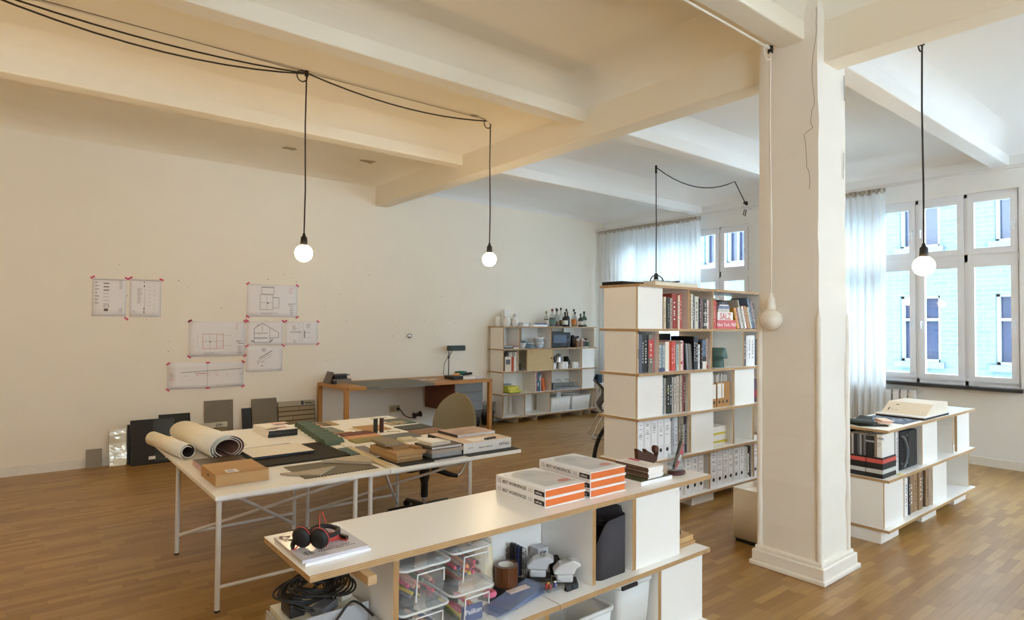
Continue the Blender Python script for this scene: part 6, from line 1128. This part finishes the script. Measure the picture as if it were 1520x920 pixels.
MB().lathe(0, 0, [(.001, -.07), (.05, -.07), (.05, -.05), (.03, -.045), (.03, .045), (.05, .05), (.05, .07), (.001, .07)], 18).xf(Matrix.Translation((5.34, YW-.09, .27)) @ Matrix.Rotation(R_(80), 4, 'Y')).build('cord_reel', M((44, 30, 28), .5), label='dark brown cord reel on the wall behind the office chair', cat='reel')
MB().ball((5.2, YW-.045, 1.60), .045, 18, 10).lathe(5.2, YW-.02, [(.02, 1.6), (.02, 1.601)], 8).build('door_stop', CHROME, label='round steel door stop on the wall above the desk', cat='door stop')

# ---------------------------------------------------------------- boards leaning on the wall
def lean(name, label, x0, x1, h, foot, th, mat, cat='board', gap=.0, extra=None):
    """board with its foot at y = YW-foot, leaning back on the wall"""
    an = math.asin(min(.6, (foot-th-gap)/h)); mb = MB().box(x0, x1, 0, th, 0, h)
    Mx = Matrix.Translation((0, YW-foot, .001+th*0)) @ Matrix.Rotation(-an, 4, 'X'); mb.xf(Mx); o = mb.build(name, mat, label=label, cat=cat)
    return o, Mx
sv, _ = lean('metal_sheet', 'dented silver metal sheet leaning on the wall', .955, 1.14, .46, .12, .004, [M((205, 200, 188), .16, 1.0, var=.2, scale=5, bump=.8, bdist=.018)], 'sheet')
lean('cement_sample', 'small grey panel leaning where the wall begins', .72, .885, .23, .08, .02, [M((140, 134, 122), .6)])
lean('portfolio', 'black portfolio behind the clear-pocket one against the wall', 1.15, 1.18, .50, .13, .012, [BLACK], 'portfolio')
pf, Mx = lean('portfolio', 'large black portfolio with clear pocket and white tags', 1.17, 1.66, .57, .27, .035, [M((18, 15, 13), .6)], 'portfolio', gap=.09)
PL[pf]
B(1.42, 1.665, -.004, -.001, .03, .56).xf(Mx).build('clear_pocket', mat_frost((70, 80, 84), .45), parent=pf)
for x in (1.36, 1.545): B(x, x+.075, -.0065, -.0045, .06, .10).xf(Mx).build('white_tag', PAPER, parent=pf)
lean('portfolio', 'dark grey portfolio at the back of the portfolio row', 1.50, 1.87, .60, .16, .025, [M((30, 29, 28), .7)], 'portfolio')
lean('cement_sample', 'tall grey cement panel above the D91 brick board', 2.047, 2.415, .73, .10, .015, [M((126, 118, 104), .8, var=.12, scale=8)])
def brickboard(label, x0, x1, h, foot, top_txt, seed):
    o, Mx = lean('brick_board', label, x0, x1, h, foot, .02, [M((60, 46, 30), .9)], 'sample board', gap=.05); rnd = random.Random(seed)
    B(x0, x1, -.006, -.0005, h-.075, h).xf(Mx).build('header_strip', M((166, 154, 130), .3, .4), parent=o)
    mb = MB(); mb.text(top_txt, .055, (x1-.045-.034*len(top_txt), -.0075, h-.06), (1, 0, 0), (0, 0, 1)).xf(Mx); mb.build('lettering', M((34, 38, 60), .6), parent=o)
    z = h-.085; k = 0
    while z-.062 > 0:
        x = x0; cut = (x1-x0)*(.56, 1.0, .38, .14, .7)[k % 5]
        for a, b in ((x0, x0+cut), (x0+cut, x1)):
            if b-a > .02: B(a+.004, b-.004, -.014, -.0005, z-.055, z).xf(Mx).build('brick', M(rnd.choice(((150, 134, 106), (158, 142, 114), (142, 128, 102))), .85, var=.1, scale=30), parent=o)
        z -= .068; k += 1
    return o, Mx
brickboard('brick slip sample board marked D91 in front of the grey panel', 1.885, 2.33, .44, .16, 'D91', 1)
bo, Mx = brickboard('brick slip sample board with a silver header beside the desk leg', 3.02, 3.56, .655, .16, '', 2)
B(3.36, 3.395, -.0075, -.0062, .59, .645).xf(Mx).build('logo_block', M((30, 36, 66), .5), parent=bo)
mb = MB()
for q in range(9): mb.box(3.415+.014*q, 3.424+.014*q, -.0075, -.0062, .6, .6+random.uniform(.015, .035))
mb.xf(Mx); mb.build('lettering', INK, parent=bo)
lean('slate_sample', 'narrow black panel beside the second grey panel', 2.535, 2.66, .60, .14, .02, [BLACK]); lean('cement_sample', 'tall grey cement panel beside the silver headed brick board', 2.665, 3.015, .725, .17, .015, [M((120, 112, 98), .8, var=.12, scale=8)]); lean('slate_sample', 'thin black panel edge against the desk leg', 3.565, 3.59, .64, .12, .02, [BLACK])

# ---------------------------------------------------------------- curtains, rail, radiator
XR = 9.72
t = thing('curtain_rail', 'long white curtain rail in front of the windows', 'curtain rail', (XR, 3, 3.8)); B(XR-.02, XR+.02, -2.5, 9.2, 3.82, 3.865).build('rail', M((224, 222, 220), .4), parent=t)
for y in (9.0, 5.45, 5.75, 1.6, -2.2): B(XR, XW, y-.02, y+.02, 3.85, 3.88).build('bracket', M((200, 200, 200), .4), parent=t)
def curtain(label, y0, y1, z0, z1, folds, seed, amp=.045):
    t = thing('curtain', label, 'curtain', (XR, (y0+y1)/2, z0), 'sheer curtains'); rnd = random.Random(seed); n = folds*10; mb = MB(); vs = []; ph = [rnd.uniform(.5, 1.2) for k in range(folds+2)]
    rows = 10
    for j in range(rows+1):
        v = j/rows; z = z0+(z1-z0)*v
        for i in range(n+1):
            u = i/n; k = int(u*folds); a = amp*ph[k]*(.55+.45*(1-v)); vs.append((XR-.0+a*math.sin(2*math.pi*u*folds)+.012*math.sin(2*math.pi*u*folds*2.3+j*.2), y0+(y1-y0)*u+.02*math.sin(u*folds*3+j*.3)*(1-v), z))
    mb.raw(vs, [(j*(n+1)+i, j*(n+1)+i+1, (j+1)*(n+1)+i+1, (j+1)*(n+1)+i) for j in range(rows) for i in range(n)], 0, True); mb.build('fabric', SHEER, parent=t)
    mb = MB(); vs = []; n2 = folds*8
    for j, z in enumerate((z1-.03, z1+.005, z1+.05)):
        for i in range(n2+1): u = i/n2; vs.append((XR+(.03+.02*(j == 1))*math.sin(2*math.pi*u*folds*1.5), y0+(y1-y0)*u, z))
    mb.raw(vs, [(j*(n2+1)+i, j*(n2+1)+i+1, (j+1)*(n2+1)+i+1, (j+1)*(n2+1)+i) for j in range(2) for i in range(n2)], 0, True); mb.build('heading', M((196, 192, 182), .9), parent=t)
curtain('long sheer curtain drawn across the corner window', 6.60, 9.10, .04, 3.77, 22, 3); curtain('gathered sheer curtain beside the column at the radiator window', 3.52, 4.4, .04, 3.77, 9, 5, .05)
rd = thing('radiator', 'ribbed white cast radiator under the window', 'radiator', (9.89, 3.9, .1))
for k in range(14):
    y = 3.25+.1*k; mb = MB(); pts = rr(9.845, 9.935, .16, .93, .045, 6); mb.prism(pts, y-.038, y+.038, lambda p, q, s: (p, s, q)); mb.build('rib', M((226, 226, 224), .4), parent=rd, bev=.018)
for z in (.24, .86): MB().tube([(9.89, 3.22, z), (9.89, 4.6, z)], .02, 10).build('header_pipe', M((226, 226, 224), .4), parent=rd)
for y in (3.3, 4.5): MB().tube([(9.89, y, 0), (9.89, y, .2)], .018, 8).build('foot', M((226, 226, 224), .4), parent=rd)
# pendant by the window: cord from rail clamp over the ceiling hook down to the bookcase top
t = thing('pendant_lamp', 'black lamp cord from the curtain rail over a ceiling hook, hanging behind the bookcase', 'lamp cord', (7.65, 5.98, 2.2))
MB().tube([(7.66, 5.99, ZC-.04), (7.655, 5.98, 3.4), (7.66, 5.985, 2.62)], .0085, 6).build('drop_cord', M((84, 84, 88), .6), parent=t); MB().cyl(7.66, 5.99, .018, ZC-.12, ZC-.001, 10).build('ceiling_hook', BLACK, parent=t)
MB().tube(sag((7.66, 5.99, ZC-.03), (9.45, 5.74, ZC-.02), .2)+[(9.72, 5.70, 3.91)], .0085, 6).build('feed_cord', M((40, 42, 46), .6), parent=t)
MB().tube([(9.72, 5.73, 3.93), (9.70, 5.68, 3.92), (9.69, 5.66, 3.885)], [.02, .035, .02], 8).build('rail_clamp', BLACK, parent=t); MB().tube([(9.69, 5.70, 3.81), (9.68, 5.72, 3.72), (9.68, 5.69, 3.69), (9.69, 5.67, 3.8)], .008, 6).build('cord_end', BLACK, parent=t)
MB().lathe(7.66, 5.985, [(.001, 2.62), (.03, 2.6), (.034, 2.52), (.001, 2.5)], 12).build('socket', BLACK, parent=t); MB().ball((7.66, 5.985, 2.44), .083, 24, 14).build('bulb', M((236, 232, 224), .15), parent=t)
# cantilever chair, cabinet and bicycle beyond the bookcase
vc = thing('cantilever_chair', 'dark shell chair on chrome legs beyond the bookcase', 'chair', (7.5, 6.9, 0))
pr = [(7.265, .912), (7.33, .86), (7.40, .79), (7.433, .725), (7.415, .66), (7.36, .595), (7.33, .54), (7.345, .48), (7.42, .44), (7.55, .425), (7.72, .43), (7.80, .44)]
mb = MB(); vs = []
for x, z in pr:
    for k in range(7): s = k/6*2-1; vs.append((x+.03*(1-s*s)*(-1 if z > .5 else 0), 6.9+.24*s, z-.02*(1-s*s)*(1 if z < .5 else 0)))
CM = Matrix.Translation((7.34, 6.9, 0)) @ Matrix.Rotation(-yaw, 4, 'Z') @ Matrix.Scale(.88, 4, (1, 0, 0)) @ Matrix.Translation((-7.31, -6.9, 0))
mb.raw(vs, [(i*7+k, i*7+k+1, (i+1)*7+k+1, (i+1)*7+k) for i in range(len(pr)-1) for k in range(6)], 0, True); mb.xf(CM); o_ = mb.build('shell', M((52, 52, 56), .35), parent=vc); o_.modifiers.new('s', 'SOLIDIFY').thickness = .014
for s in (-1, 1):
    MB().tube(smooth([(7.75, 6.9+s*.2, .41), (7.42, 6.9+s*.2, .40), (7.22, 6.9+s*.22, .1), (7.24, 6.9+s*.22, .018), (7.8, 6.9+s*.22, .018)]), .011, 8).xf(CM).build('sled_leg', CHROME, parent=vc)
t = thing('side_cabinet', 'low white cabinet in the window corner', 'cabinet', (9.45, 8.6, 0)); B(9.33, 9.65, 8.25, 9.08, .04, .62).build('body', M((228, 230, 234), .4), parent=t, bev=.004); B(9.315, 9.329, 8.26, 8.66, .05, .61).build('door', M((234, 236, 240), .35), parent=t); B(9.315, 9.329, 8.67, 9.07, .05, .61).build('door', M((234, 236, 240), .35), parent=t); B(9.35, 9.63, 8.28, 9.05, 0, .04).build('plinth', M((120, 120, 124), .5), parent=t)
for y in (8.63, 8.70): B(9.302, 9.315, y-.006, y+.006, .44, .54).build('handle', M((150, 152, 156), .3, .6), parent=t)
MB().cyl(9.45, 8.85, .07, .621, .79, 20).build('blue_tin', M((20, 62, 90), .4), label='blue tin on the white corner cabinet', cat='tin'); slab('black_radio', 'small black radio beside the blue tin', 'radio', 9.4, 9.54, 8.95, 9.05, .621, .11, (24, 26, 30))
bi = thing('bicycle', 'black tyred bicycle parked behind the tall bookcase', 'bicycle', (5.6, 4.33, 0))
for xc in (4.97, 6.22):
    wo = MB().tube([(xc+.41*math.cos(a), 4.33, .43+.41*math.sin(a)) for a in [2*math.pi*k/40 for k in range(40)]], .02, 8, closed=True).build('tyre', BLACKM, parent=bi)
    MB().tube([(xc+.385*math.cos(a), 4.33, .43+.385*math.sin(a)) for a in [2*math.pi*k/40 for k in range(40)]], .009, 6, closed=True).build('rim', M((160, 160, 164), .3, .8), parent=wo)
    mb = MB()
    for k in range(16): a = 2*math.pi*k/16; mb.tube([(xc+.02*math.cos(a+1.2), 4.33, .43+.02*math.sin(a+1.2)), (xc+.38*math.cos(a), 4.33, .43+.38*math.sin(a))], .0018, 4)
    tag(mb.build('spokes', M((170, 170, 174), .3, .8), parent=wo), kind='stuff'); MB().tube([(xc, 4.29, .43), (xc, 4.37, .43)], .022, 10).build('hub', M((120, 120, 124), .3, .8), parent=wo)
FRM = M((60, 66, 72), .3)
for nm, pts in (('fork', [(4.97, 4.33, .43), (5.06, 4.33, .88)]), ('down_tube', [(5.06, 4.33, .86), (5.62, 4.33, .40)]), ('top_tube', [(5.05, 4.33, .9), (5.78, 4.33, .9)]), ('seat_tube', [(5.62, 4.33, .40), (5.80, 4.33, 1.0)]), ('chain_stay', [(5.62, 4.33, .40), (6.22, 4.33, .43)]), ('seat_stay', [(5.78, 4.33, .9), (6.22, 4.33, .43)]), ('handlebar', [(5.04, 4.24, .99), (5.06, 4.30, .96), (5.06, 4.36, .96), (5.04, 4.42, .99)])): MB().tube(pts, .016, 8).build(nm, FRM, parent=bi)
B(5.70, 5.93, 4.28, 4.38, 1.0, 1.04).build('saddle', BLACK, parent=bi, bev=.015)
